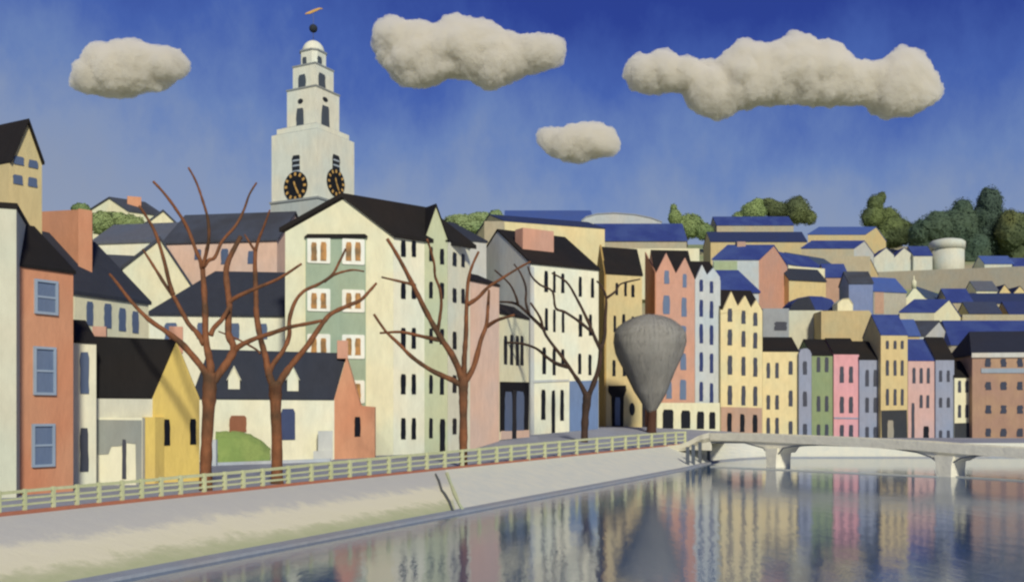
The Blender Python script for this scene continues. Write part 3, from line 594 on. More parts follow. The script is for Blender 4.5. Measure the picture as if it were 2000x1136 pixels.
wins(t, t.AB, [(1057, 760, 1065, 819), (1094, 761, 1101, 821)], GLD); wins(t, t.AB, [(1077, 762, 1084, 847)], GLD, 'door')
patch(t, t.AB, [(1112, 744), (1168, 742), (1168, 838), (1112, 844)], CLAD, 'blue_panel', .1); patch(t, t.AB, [(1040, 742), (1111, 740), (1111, 744), (1040, 747)], PGREY, 'string_course', .15)
patch(t, t.AB, [(1037, 520), (1043, 521), (1043, 855), (1037, 856)], PGREY, 'corner_strip', .06)
# tan warehouse
t = house('tan warehouse with black roof and black doorway behind the grey tree', (1184, 198), (1254, 201), 534, 834, TAN, BLK, 'side', ridge=490, C=(1232, 213), ov=.2, th=.4, name='warehouse', cat='warehouse', fov=.2)
a, b, c, d = t.c4
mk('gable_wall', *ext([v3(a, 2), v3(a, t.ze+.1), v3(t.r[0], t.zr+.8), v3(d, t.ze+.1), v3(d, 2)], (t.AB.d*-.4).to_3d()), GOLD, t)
wins(t, t.AB, [(1202, 552, 1207, 576), (1219, 550, 1224, 578), (1233, 556, 1239, 580), (1198, 616, 1203, 648), (1215, 613, 1221, 648), (1233, 618, 1239, 650), (1196, 703, 1202, 734), (1216, 703, 1222, 734)], GLD)
patch(t, t.AB, [(1188, 753), (1222, 752), (1223, 762), (1218, 774), (1217, 832), (1195, 832), (1194, 774), (1188, 765)], mat((30, 28, 28)), 'doorway', .12)
fr = frame(t.AB.A+t.AB.n*.125, t.AB.A+t.AB.n*.125+t.AB.d*5); wins(t, fr, [(1201, 776, 1211, 830)], GLBG, 'door', out=.05)
wins(t, t.AB, [(1229, 786, 1240, 811)], GLD, 'round_window', rnd_=True)
def parapets(t, prof, wall, th=.7, back=3.0):
    tops = []
    for px, row in prof:
        u = hit(t.AB, px); q = t.AB.A+t.AB.d*u; tops.append(onw(t.AB, u, Z(row, q.y), .03))
    lo_ = t.ze-.6; mk('gable_parapet', *ext([Vector((tops[0].x, tops[0].y, lo_))]+tops+[Vector((tops[-1].x, tops[-1].y, lo_))], (-t.AB.n*th).to_3d()), wall, t)
# salmon pair
t = house('salmon gabled warehouse with blue windows right of the grey tree', (1281, 204), (1357, 205), 546, 840, SALM2, BLK, 'side', ridge=492, C=(1332, 221), ov=-.3, th=.3, fov=0, name='warehouse', cat='warehouse')
a, b, c, d = t.c4
mk('gable_wall', *ext([v3(a, 2), v3(a, Z(531, 204)), v3(d, Z(492, 220)), v3(d, 2)], (t.AB.d*-.2).to_3d()), ORNG, t)
parapets(t, [(1281, 534), (1301, 494), (1320, 534), (1338, 503), (1356.5, 545)], SALM2)
wins(t, t.AB, [(1297, 528, 1307, 554), (1333, 535, 1341, 561), (1295, 577, 1308, 613), (1331, 581, 1341, 618), (1297, 640, 1307, 675), (1329, 636, 1340, 675), (1329, 690, 1340, 722), (1301, 745, 1312, 778), (1328, 741, 1340, 780)], WBLUE)
t = house('cream arcade with four dark openings at the foot of the salmon warehouse', (1283, 199.5), (1406, 201), 786, 839, CREAM, None, 'flat', back=3.2, name='arcade', cat='arcade')
wins(t, t.AB, [(1294, 799, 1315, 836), (1330, 801, 1348, 836), (1361, 803, 1375, 837), (1385, 804, 1397, 837)], GLD, 'opening', wob=.02)
t = house('narrow pale blue twin gabled warehouse', (1357.5, 205), (1407, 206), 546, 840, SKYW, BLK, 'side', ridge=512, back=12, ov=-.3, th=.3, fov=0, name='warehouse', cat='warehouse')
parapets(t, [(1358, 546), (1371, 517), (1381, 537), (1393, 523), (1406, 541)], SKYW)
wins(t, t.AB, [(x0, y0+(3 if k else 0), x1, y1+(3 if k else 0)) for (y0, y1) in ((546, 569), (585, 618), (632, 670), (687, 725), (745, 783)) for k, (x0, x1) in enumerate(((1366, 1373), (1386, 1393)))], mat((48, 60, 110), bump=0))
t = house('cream triple gabled warehouse with brown ground floor', (1407.5, 205), (1489, 206.5), 606, 848, CREY, BLK, 'side', ridge=568, back=12, ov=-.3, th=.3, fov=0, name='warehouse', cat='warehouse')
parapets(t, [(1408, 613), (1428, 569), (1441, 598), (1455, 577), (1467, 601), (1477, 585), (1488.5, 606)], CREY)
wins(t, t.AB, [(x0, y0+q_*s_, x1, y1+q_*s_) for (y0, y1, s_) in ((602, 628, 4), (643, 674, 3), (694, 731, 2), (752, 790, 1)) for q_, (x0, x1) in enumerate(((1421, 1430), (1448, 1456), (1471, 1479)))], GLG)
patch(t, t.AB, [(1408, 794), (1488, 796), (1488, 855), (1408, 855)], BRNP, 'ground_floor', .1)
fr = frame(t.AB.A+t.AB.n*.105, t.AB.A+t.AB.n*.105+t.AB.d*5); wins(t, fr, [(1420, 806, 1429, 842), (1445, 808, 1454, 843), (1470, 809, 1479, 844)], GLD)
# terrace across the water
GT = 'coloured terrace houses behind the bridge'
def terr(label, x0, x1, eave, ridge, wall, wn, roof=BLK, d=208, wm_=GLG, **k):
    t = house(label, (x0+.4, d), (x1-.4, d+.4), eave, 862, wall, roof, 'side', ridge=ridge, back=9, ov=.1, th=.25, fov=.08, group=GT, **k)
    if wn: wins(t, t.AB, wn, wm_)
    return t
terr('low yellow terrace house next to the cream gabled warehouse', 1489, 1560, 686, 660, CREY, grid([(1497, 1504), (1514, 1521)], [(708, 738), (771, 799), (815, 848)])+grid([(1540, 1548)], [(705, 731), (762, 793), (822, 847)]))
t = house('very narrow grey blue house with rounded top', (1560.5, 207.6), (1585, 207.8), 690, 862, LAV, None, 'gable', prof=[(1560.5, 690), (1564, 683), (1570, 680), (1577, 680), (1582, 684), (1585, 691)], back=8, group=GT)
wins(t, t.AB, [(1568, 705, 1576, 731), (1568, 764, 1576, 793), (1568, 827, 1576, 850)], GLG)
terr('olive green terrace house', 1585, 1628, 694, 664, GRN, grid([(1595, 1602), (1611, 1618)], [(697, 726), (773, 803), (828, 850)]))
t = terr('bright pink terrace house', 1628, 1678, 691, 662, PINK, grid([(1640, 1648), (1658, 1666)], [(715, 747), (774, 806), (829, 852)]))
patch(t, t.AB, [(1629, 814), (1677, 815), (1677, 818), (1629, 817)], LAV, 'string_course', .1)
terr('lavender blue terrace house right of the bright pink one', 1678, 1720, 702, 668, LAV, grid([(1690, 1697), (1706, 1713)], [(722, 754), (776, 805), (833, 854)]))
t = terr('tall tan terrace house over a black shopfront', 1720, 1773, 654, 616, TAN, grid([(1730, 1736), (1745, 1751), (1759, 1765)], [(665, 681), (703, 733), (759, 791)]), roof=BLU, d=207)
patch(t, t.AB, [(1721, 801), (1771, 800), (1772, 860), (1722, 860)], SHOPB, 'shopfront', .1)
fr = frame(t.AB.A+t.AB.n*.105, t.AB.A+t.AB.n*.105+t.AB.d*5); wins(t, fr, [(1733, 820, 1745, 857)], STONE2, 'door')
t = terr('dusty pink terrace house with small arched doorway', 1773, 1827, 704, 664, PINK2, grid([(1782, 1788), (1796, 1802), (1810, 1816)], [(718, 748)])+[(1796, 771, 1802, 796), (1809, 771, 1815, 796)], roof=BLU)
wins(t, t.AB, [(1803, 832, 1814, 860)], GLD, 'door'); wins(t, t.AB, [(1780, 786, 1786, 858)], GLG, 'door')
terr('grey blue terrace house next to the small cream shop', 1827, 1864, 702, 660, LAV, grid([(1834, 1840), (1849, 1855)], [(723, 745), (776, 795), (840, 860)]))
t = terr('small cream house over a black shop beside the brown building', 1864, 1898, 737, 706, CREAM, grid([(1871, 1877), (1885, 1891)], [(743, 766), (790, 815)]))
patch(t, t.AB, [(1864.5, 826), (1897, 825), (1897, 866), (1864.5, 866)], SHOPB, 'shopfront', .1)
t = house('wide brown building with round windows and dark roof at the right', (1899, 206.5), (2260, 203), 694, 870, BRN, mat((42, 44, 58), var=.12), 'hip', ridge=650, back=14, hip=(.05, .05), ov=.3, th=.3, name='building', cat='building')
patch(t, t.AB, [(1897, 689), (2260, 686), (2260, 696), (1897, 698)], mat((204, 196, 180)), 'cornice', .35); patch(t, t.AB, [(1916, 719), (2260, 718), (2260, 728), (1916, 728)], mat((150, 160, 170)), 'band', .15)
wins(t, t.AB, [(x-5.5, y-8, x+5.5, y+8) for x in (1930, 1960, 1992, 2023, 2054) for y in (708, 753, 799, 844)], mat((66, 70, 86), bump=0), wob=.12)
# ================================================================ HILLSIDE
HG = 'houses stacked up the hillside'
def hh_(label, x0, x1, base, eave, ridge, wall, roof, d=None, C=None, gm=None, kind='side', back=9, group=HG, dB=None, prof=None, ov=.35, th=.35, hip=(.1, .1), name='house', cat='house', fov=.2):
    dd = d or hy((x0+x1)/2, base)
    CC = (C[0], (dB or dd)+C[1]) if C else None
    return house(label, (x0, dd), (x1, dB or dd), eave, base, wall, roof, kind, ridge=ridge, back=back, C=CC, gm=gm, group=group, prof=prof, ov=ov, th=th, hip=hip, name=name, cat=cat, fov=fov)
# centre
hh_('plain tan building block left of the long cream hall', 946, 985, 520, 432, None, STONE, None, d=205, kind='flat', back=14)
hh_('long cream hall with navy roof behind the white warehouse', 985, 1181, 520, 432, 420, CREY, NAVY, d=215, dB=224, kind='side', back=18, name='hall', cat='hall', ov=.1, th=.2)
hh_('long low mid blue roof on the centre skyline', 986, 1160, 470, 434, 413, STONE, LBLU, d=300, back=30, ov=.5)
t = hh_('curved pale grey roof on the centre skyline', 1136, 1292, 470, 430, None, PGREY, mat((150, 152, 158)), d=292, kind='gable', prof=[(1136, 432), (1144, 425), (1165, 419), (1200, 417), (1240, 420), (1270, 426), (1292, 434)], back=20, ov=.2)
hh_('blue roofed grey stone hall above the tan warehouse', 1166, 1341, 540, 470, 439, STONE, BLU, d=270, back=16, name='hall', cat='hall')
hh_('low flat cream building behind the salmon warehouse', 1186, 1366, 560, 485, None, CREAM, None, d=238, kind='flat', back=8)
# right, top tier
hh_('topmost long tan house with blue roof below the round green trees', 1400, 1550, 470, 440, 424, STONE, BLU, d=560, back=22)
hh_('long navy roofed house second from the top of the hill', 1388, 1576, 505, 472, 454, TAN2, NAVY, d=470, back=18)
t = hh_('long house with mid blue roof and tan gable beside the tall pointed tree', 1578, 1690, 500, 458, 444, TAN2, LBLU, d=500, C=(1730, 20), gm=TAN)
hh_('stone house with deep blue roof and grey gable on the upper hill', 1565, 1668, 525, 485, 471, STONE, BLU, d=440, C=(1706, 16), gm=PGREY)
t = hh_('big salmon gabled house with blue roof and brown chimney', 1392, 1482, 612, 507, 480, SKYW, BLU, d=290, C=(1537, 14), gm=SALM2, ov=.3)
q = XY(1446, 297); mk('chimney', *boxc(q.x, q.y, Z(505, 297), Z(473, 297), 2.6, 2, .1), BRNP, t, t.roof)
a, b = XY(1394, 289.6), XY(1440, 289.6); mk('side_wall', *boxq(a, b, b+Vector((0, .3)), a+Vector((0, .3)), 20, Z(510, 290)), SAGE, t)['label'] = 'pale green wall section'
hh_('blue roof just behind the cream triple gabled warehouse', 1404, 1482, 660, 572, 530, SKYW, BLU, d=240, back=14, kind='hip', hip=(.0, .35))
t = hh_('grey block with one dark window beneath the salmon gabled house', 1490, 1541, 690, 602, None, mat((154, 158, 162)), None, d=247, kind='flat', back=8)
wins(t, t.AB, [(1513, 628, 1537, 645)], GLG)
hh_('small mid blue roof right of the salmon gabled house', 1537, 1612, 580, 515, 490, CREAM, BLU, d=330, dB=345, back=14)
hh_('white strip of house with slate blue roof stepping down the hill', 1565, 1640, 560, 516, 494, CREAM, SLT, d=360, dB=375, back=14)
hh_('cream walled roof terrace stepping down right of the salmon gable', 1539, 1611, 570, 519, None, CREAM, None, d=312, dB=318, kind='flat', back=3)
hh_('yellow house with dark slate roof in the middle of the hill', 1541, 1613, 630, 546, 525, TAN, SLATEN, d=300, dB=304, back=9)
hh_('teal slate roofed house with cream gable below the stone house', 1630, 1684, 560, 528, 507, STONE, SLT, d=405, C=(1714, 12), gm=TAN2)
hh_('small pinkish brown house with bright blue roof', 1613, 1657, 610, 541, 517, BRNP, BLU, d=325, back=10)
hh_('lavender blue house with grey slate roof on the hill', 1658, 1705, 640, 553, 532, mat((122, 138, 180)), SLATE, d=300, back=9)
t = hh_('grey and pink walled house with wide mid blue roof', 1706, 1770, 640, 568, 542, mat((176, 170, 150)), LBLU, d=318, back=11, dB=322)
patch(t, t.AB, [(1708, 569), (1726, 569), (1726, 612), (1708, 612)], BRNP, 'pink_wall', .1)
t = hh_('round ended roof, dark on the left and blue on the right', 1541, 1640, 640, 607, None, CREAM, BLU, d=258, kind='gable', prof=[(1541, 607), (1546, 594), (1558, 583), (1580, 579), (1605, 580), (1624, 586), (1640, 607)], back=8, ov=.05, th=.15)
patch(t, t.AB, [(1541, 606), (1546, 594), (1558, 583), (1580, 579), (1592, 606)], SLATEN, 'dark_hip', .35); patch(t, t.AB, [(1592, 606), (1580, 579), (1605, 580), (1624, 586), (1640, 606)], BLU, 'blue_hip', .3)
hh_('cream grey wall building below the round ended roof', 1538, 1606, 720, 606, None, mat((208, 202, 172)), None, d=250, kind='flat', back=5)
hh_('tall blank tan building with sloping shoulder behind the pink terrace', 1604, 1722, 740, 607, None, TAN2, None, d=244, kind='gable', prof=[(1604, 607), (1698, 606), (1706, 618), (1722, 655)], back=9)
hh_('tiny white gable above the blank tan building', 1636, 1666, 640, 590, None, CREAM, CREAM, d=252, kind='gable', prof=[(1636, 592), (1646, 584), (1658, 583), (1666, 594)], back=4, ov=.0, th=.1)
# white row and round building
for (x0, x1, ap_, lb) in ((1707, 1746, 1731, 'left white gabled house in the row below the trees'), (1746, 1784, 1766, 'right white gabled house in the row below the trees')):
    hh_(lb, x0, x1, 531, 498, None, OFFW, BLU, d=478, kind='gable', prof=[(x0, 503), (ap_, 484), (x1, 498)], back=10, ov=.0, th=.25, group='white houses below the trees')
hh_('low white house with blue roof left of the round white tower', 1784, 1821, 532, 499, 482, OFFW, BLU, d=476, back=12, group='white houses below the trees')
t = thing('round_tower', 'squat round white tower with shallow domed cap below the dark trees', 'tower', (*XY(1850, 480), 70)); cx_ = XY(1850, 482)
r_ = 31/F*482; lathe('wall', cx_.x, cx_.y, [(r_, 70), (r_, Z(487, 482))], OFFW, t, 36); lathe('cap', cx_.x, cx_.y, [(r_*1.06, Z(488, 482)), (r_*1.07, Z(474, 482)), (r_*.9, Z(470, 482)), (r_*.5, Z(467, 482)), (.1, Z(466, 482))], OFFW, t, 36)
t = thing('retaining_wall', 'long tan retaining wall across the upper right hillside', 'wall', (*XY(1850, 440), 60))
a, b = XY(1712, 455), XY(2300, 420); mk('wall', *boxq(a, b, b+Vector((0, 4)), a+Vector((0, 4)), 30, Z(531, 455)), STONE2, t)
hh_('white house with mid blue roof right of the dark trees', 1923, 1980, 541, 515, 501, OFFW, LBLU, d=470, back=12)
hh_('pale blue house with deep blue roof at the right edge of the hill', 1982, 2040, 543, 523, 505, LAV, BLU, d=468, back=12)
hh_('cream house with faded slate roof, first of the gabled pair under the wall', 1907, 1950, 590, 568, 550, CREAM, SLG, d=425, back=12)
hh_('cream gabled house at the right edge under the wall', 1950, 2010, 590, 572, None, TAN, NAVY, d=423, kind='gable', prof=[(1950, 574), (1962, 556), (1977, 575), (1992, 559), (2010, 578)], back=10, ov=.0, th=.2)
hh_('wide navy roof crossing the right edge above the stone band', 1900, 2060, 610, 592, 574, STONE, NAVY, d=385, back=12)
hh_('dark slate roof above the tan stone band', 1893, 1956, 635, 612, 591, TAN2, mat((58, 66, 92)), d=350, back=10)
hh_('deep blue roof at the right edge above the tan stone band', 1971, 2060, 635, 614, 590, TAN2, mat((44, 56, 104)), d=350, back=10)
t = hh_('little cream gabled chapel with finial on the hill', 1769, 1808, 620, 582, None, CREAM, SLT, d=365, kind='gable', prof=[(1769, 583), (1787, 560), (1808, 582)], C=(1856, 26), ov=.1, th=.4, name='chapel', cat='chapel')
q = XY(1785, 365.5); lathe('finial', q.x, q.y, [(.9, Z(562, 365)), (.9, Z(549, 365)), (.25, Z(545, 365)), (.2, Z(538, 365))], CREAM, t, 10)
hh_('bright blue roofed house right of the chapel', 1852, 1900, 620, 590, 565, STONE, BLU, d=368, back=12)
hh_('cream gabled house with wide deep blue roof in the lower hill', 1757, 1825, 660, 610, 586, mat((196, 186, 150)), BLU, d=312, C=(1878, 22), gm=CREAM, ov=.25)
hh_('low grey stone house under the small blue roofs', 1880, 2060, 690, 614, None, STONE, None, d=332, kind='flat', back=3)
hh_('grey gabled house with charcoal roof behind the dusty pink terrace house', 1752, 1806, 720, 656, 628, PGREY, SLATE, d=255, C=(1858, 18), gm=PGREY, ov=.3)
hh_('mid blue roof between the tall tan house and the grey gable', 1750, 1796, 720, 655, 626, TAN2, LBLU, d=246, back=8)
hh_('huge deep blue roof behind the brown building', 1858, 2200, 740, 674, 628, STONE2, BLU, d=262, back=24, kind='hip', hip=(.06, .05))
hh_('stone wall house below the huge blue roof', 1838, 1900, 760, 678, None, STONE2, None, d=236, kind='flat', back=6)
hh_('plain tan infill house behind the lavender terrace', 1600, 1720, 760, 640, None, TAN2, None, d=238, kind='flat', back=4) if False else None
hh_('stone grey house at the foot of the upper hill terraces', 1576, 1700, 560, 500, None, STONE, None, d=395, kind='flat', back=4)
# ================================================================ BARE TREES
BARK = mat((136, 82, 44), var=.4, sc_=1.6, rgb2=(86, 60, 38), big=.2); BARKD = mat((74, 54, 42), var=.3, sc_=1.2, rgb2=(56, 44, 38), big=.12)
def tube(pts, rad, n=9, jit=.10):
    rad = [q*1.12 for q in rad]
    P_, R2 = [], []
    m = len(pts)
    for i in range(m-1):
        p0, p1, p2, p3 = pts[max(i-1, 0)], pts[i], pts[i+1], pts[min(i+2, m-1)]; seg = 4
        for k in range(seg):
            s = k/seg; P_.append(.5*((2*p1)+(p2-p0)*s+(2*p0-5*p1+4*p2-p3)*s*s+(3*p1-p0-3*p2+p3)*s**3)); R2.append(lerp(rad[i], rad[i+1], s)*(1+rnd.uniform(-jit, jit)))
    P_.append(pts[-1]); R2.append(rad[-1]); vs, fs = [], []
    for i, p in enumerate(P_):
        d = (P_[min(i+1, len(P_)-1)]-P_[max(i-1, 0)]).normalized(); a = d.cross(Vector((0, 1, 0))).normalized(); b = d.cross(a)
        for k in range(n):
            an = 2*math.pi*k/n; vs.append(p+(a*math.cos(an)+b*math.sin(an))*R2[i]*(1+rnd.uniform(-jit, jit)*.6))
    for i in range(len(P_)-1):
        for k in range(n): fs.append((i*n+k, i*n+(k+1) % n, (i+1)*n+(k+1) % n, (i+1)*n+k))
    fs += [tuple(range(n))[::-1], tuple(range(len(vs)-n, len(vs)))]
    return vs, fs
def bare(label, d, trunk, limbs, bark, zb):
    t = thing('bare_tree', label, 'tree', (*XY(trunk[0][0], d), zb), 'bare trees along the quay')
    known = []
    def put(nm, pts, r0, r1, sw, par=None):
        dep = d
        if known: dep = min(known, key=lambda q: (q[0]-pts[0][0])**2+(q[1]-pts[0][1])**2)[2]
        n = len(pts); ds = [dep+sw*(i/(n-1))**1.2 for i in range(n)]
        w = [P(x, y, q) for (x, y), q in zip(pts, ds)]; rs = [lerp(r0, r1, (i/(n-1))**.8)/F*q for i, q in enumerate(ds)]
        for i in range(n-1):
            for k in range(4): known.append((lerp(pts[i][0], pts[i+1][0], k/4), lerp(pts[i][1], pts[i+1][1], k/4), lerp(ds[i], ds[i+1], k/4)))
        return mk(nm, *tube(w, rs, 10), bark, t, par, smooth=True), w
    tw_ = [P(x, y, d) for x, y, r in trunk]; rs = [r/F*d for x, y, r in trunk]
    tw_[0].z = zb-.6
    tr = mk('trunk', *tube(tw_, rs, 14, .07), bark, t, smooth=True)
    for (x, y, r), (x2, y2, r2) in zip(trunk, trunk[1:]): known.append((x2, y2, d))
    last = None
    for i, (r0, r1, pts) in enumerate(limbs):
        sw = rnd.choice((-1, 1))*rnd.uniform(.5, 1.3)*(len(pts)-1)*.4*d/75
        sub = r0 < 5.0 and r0/1.0 and i > 0 and r0 < 0
        put('branch', pts, r0, r1, sw)
    return t
bare('first bare brown tree from the left, its limbs crossing the slate roofs', 65, [(402, 960, 12), (402, 930, 10.5), (403, 880, 10), (406, 820, 10.5), (409, 770, 12), (410, 728, 12)], [
    (7.5, 2, [(409, 745), (398, 722), (361, 677), (327, 649), (290, 623), (256, 588), (229, 553), (214, 535)]),
    (7.5, 4.5, [(411, 740), (411, 715), (402, 664), (401, 613), (399, 570), (395, 518)]),
    (8, 4, [(412, 748), (427, 730), (447, 702), (457, 680), (447, 655), (446, 628), (448, 592), (442, 545), (443, 520), (451, 498), (470, 462)]),
    (5.5, 2, [(399, 672), (385, 650), (367, 630), (341, 582), (324, 558), (299, 518), (279, 487)]),
    (4.5, 2, [(338, 575), (330, 549), (320, 507), (304, 456), (287, 425), (272, 402)]),
    (4, 2.2, [(395, 525), (391, 508), (383, 490), (366, 445), (344, 409), (321, 378), (299, 354)]),
    (4, 1.6, [(396, 522), (403, 493), (408, 465), (406, 428), (396, 392), (383, 355), (368, 327)]),
    (4, 1.6, [(398, 520), (408, 508), (420, 502), (434, 471), (460, 441), (476, 411), (487, 380), (501, 357)]),
    (5, 2, [(446, 594), (458, 582), (499, 563), (544, 544), (589, 515)]),
    (5, 3.5, [(411, 655), (418, 640), (434, 623), (447, 600)]),
    (5, 3, [(457, 686), (470, 674), (501, 660), (535, 649), (568, 638), (600, 632), (628, 626)])], BARK, 4.05)
bare('second bare brown tree from the left, in front of the white cottage', 71.5, [(541, 950, 12), (541, 925, 10.5), (541, 880, 9.5), (539, 814, 9.5), (538, 770, 11), (537, 745, 11)], [
    (7, 3.4, [(536, 758), (525, 730), (519, 697), (508, 657), (501, 613), (500, 578), (498, 521), (499, 484)]),
    (5, 2, [(524, 736), (533, 712), (553, 684), (565, 655), (565, 625), (576, 590), (594, 568), (622, 555), (648, 537), (662, 513), (675, 486)]),
    (7, 2.2, [(539, 758), (551, 738), (568, 714), (601, 674), (625, 638), (646, 613), (679, 597), (704, 586), (721, 569), (735, 553)]),
    (3.2, 1.4, [(499, 490), (505, 468), (512, 451), (520, 430), (527, 410)]), (3, 1.4, [(500, 492), (493, 482), (484, 468), (478, 458)]),
    (3, 1.4, [(633, 550), (650, 538), (668, 531), (690, 527), (711, 530)]),
    (2.2, 1.2, [(508, 690), (500, 682), (474, 667), (450, 656), (427, 647)])], BARK, 4.05)
bare('third bare brown tree, in front of the apartment block corner', 94.5, [(906, 914, 8), (905, 895, 7), (905, 840, 7), (905, 793, 7.2), (905, 760, 8.5), (905, 735, 8.5)], [
    (5.5, 2, [(902, 752), (880, 740), (841, 722), (804, 696), (779, 671), (753, 646), (730, 613)]),
    (6.5, 3, [(904, 745), (894, 716), (880, 688), (863, 663), (846, 634), (824, 592), (809, 561), (790, 524), (773, 493), (756, 466)]),
    (5.5, 2, [(906, 742), (907, 699), (910, 654), (911, 609), (914, 553), (921, 522), (935, 491)]),
    (6, 2, [(908, 745), (925, 716), (939, 665), (950, 634), (953, 600), (955, 566)]),
    (4.5, 1.8, [(861, 664), (840, 660), (813, 654), (782, 648), (742, 650)]), (3.2, 1.8, [(855, 646), (859, 620), (862, 592), (859, 564), (850, 540), (848, 515), (841, 488), (834, 467)]),
    (3.2, 1.8, [(808, 556), (797, 553), (784, 550), (745, 541)]), (4, 1.6, [(914, 594), (934, 581), (953, 561), (984, 541), (1015, 522), (1036, 511)]),
    (3.8, 2.4, [(950, 638), (962, 630), (976, 623), (1005, 615)])], BARK, 4.1)
bare('fourth bare tree, dark brown, in front of the white warehouse', 141, [(1141, 884, 7.5), (1141, 865, 6.2), (1143, 813, 6.5), (1146, 785, 7.5), (1147, 765, 7)], [
    (4.8, 1.8, [(1146, 776), (1135, 752), (1121, 731), (1099, 698), (1066, 654), (1055, 620), (1036, 591)]),
    (5, 3.4, [(1148, 776), (1162, 742), (1171, 709), (1173, 672)]),
    (3.6, 1.6, [(1062, 642), (1036, 617), (1008, 593), (976, 589)]), (2.5, 1.3, [(1012, 596), (1008, 580), (995, 554), (966, 527)]), (2.5, 1.3, [(1034, 614), (1027, 590), (1027, 561), (1016, 532), (1004, 516)]),
    (3.8, 1.6, [(1110, 716), (1088, 710), (1069, 698), (1047, 680), (1014, 670), (968, 668)]),
    (3.6, 1.6, [(1172, 680), (1163, 662), (1147, 624), (1125, 580), (1106, 550), (1078, 533)]), (3, 1.5, [(1158, 650), (1132, 628), (1103, 609), (1085, 601), (1079, 569), (1055, 556), (1038, 539), (1031, 520)]),
    (3.6, 1.6, [(1173, 684), (1181, 657), (1182, 628), (1184, 583), (1176, 561), (1166, 549)]), (2.6, 1.3, [(1184, 582), (1202, 569), (1213, 554), (1250, 545)])], BARKD, 4.3)
# ---------------------------------------------------------------- grey twiggy tree
gt = thing('twiggy_tree', 'dense grey bare tree shaped like an upturned drop near the bridge', 'tree', (*XY(1271, 178), 6.1))
GC = mat((144, 141, 134), var=.12, sc_=1.0, rgb2=(138, 136, 130), bump=.08)
mk('trunk', *tube([v3(XY(1272, 178), 5), P(1273, 815, 178), P(1275, 790, 178), P(1272, 755, 178)], [.8, .78, .7, .6], 10), mat((84, 52, 36)), gt, smooth=True)
cpr = [(1272, 800, 10), (1272, 785, 19), (1271, 765, 31), (1270, 740, 42), (1269, 715, 54), (1268, 690, 65), (1268, 668, 71), (1268, 652, 70), (1269, 640, 63), (1270, 629, 50), (1270, 620, 32), (1270, 615, 10)]
vs, fs = [], []; n = 48
for j in range(len(cpr)*3-2):
    i, s = divmod(j, 3); s /= 3.0; i2 = min(i+1, len(cpr)-1); px, row, r = [lerp(cpr[i][k], cpr[i2][k], s) for k in range(3)]; c = P(px, row, 178)
    for k in range(n):
        an = 2*math.pi*k/n; dv = Vector((math.cos(an), math.sin(an), 0)); q = r/F*178*(1.0+.06*noise.noise(Vector((dv.x*2.2, dv.y*2.2, j*.17)))+.015*noise.noise(Vector((dv.x*9, dv.y*9, j*.1)))); vs.append(c+dv*q)
nr = len(cpr)*3-2
for j in range(nr-1):
    for k in range(n): fs.append((j*n+k, j*n+(k+1) % n, (j+1)*n+(k+1) % n, (j+1)*n+k))
fs += [tuple(range(n))[::-1], tuple(range(len(vs)-n, len(vs)))]
cv = list(vs)
for k in range(3600):                                  # twigs lying up the crown's skin
    j = rnd.randrange(0, nr-3); a = rnd.randrange(n); p = cv[j*n+a]; j2 = min(nr-1, j+rnd.choice((2, 3, 4))); q = cv[j2*n+(a+rnd.choice((-1, 0, 0, 1))) % n]
    p = p.lerp(q, rnd.uniform(-.4, .6)); q = q.lerp(cv[j2*n+(a+1) % n], rnd.uniform(0, 1))
    c = P(1270, 700, 178); outv = Vector((p.x-c.x, p.y-c.y, 0)).normalized(); b0 = len(vs); w = .05; sd_ = Vector((-outv.y, outv.x, 0))*w
    e0, e1 = rnd.uniform(.02, .06), rnd.uniform(.05, .22)
    vs += [p+outv*e0-sd_, p+outv*e0+sd_, q+outv*e1+Vector((0, 0, .2))]; fs.append((b0, b0+1, b0+2))
mk('crown', vs, fs, GC, gt, fix=False, smooth=True)
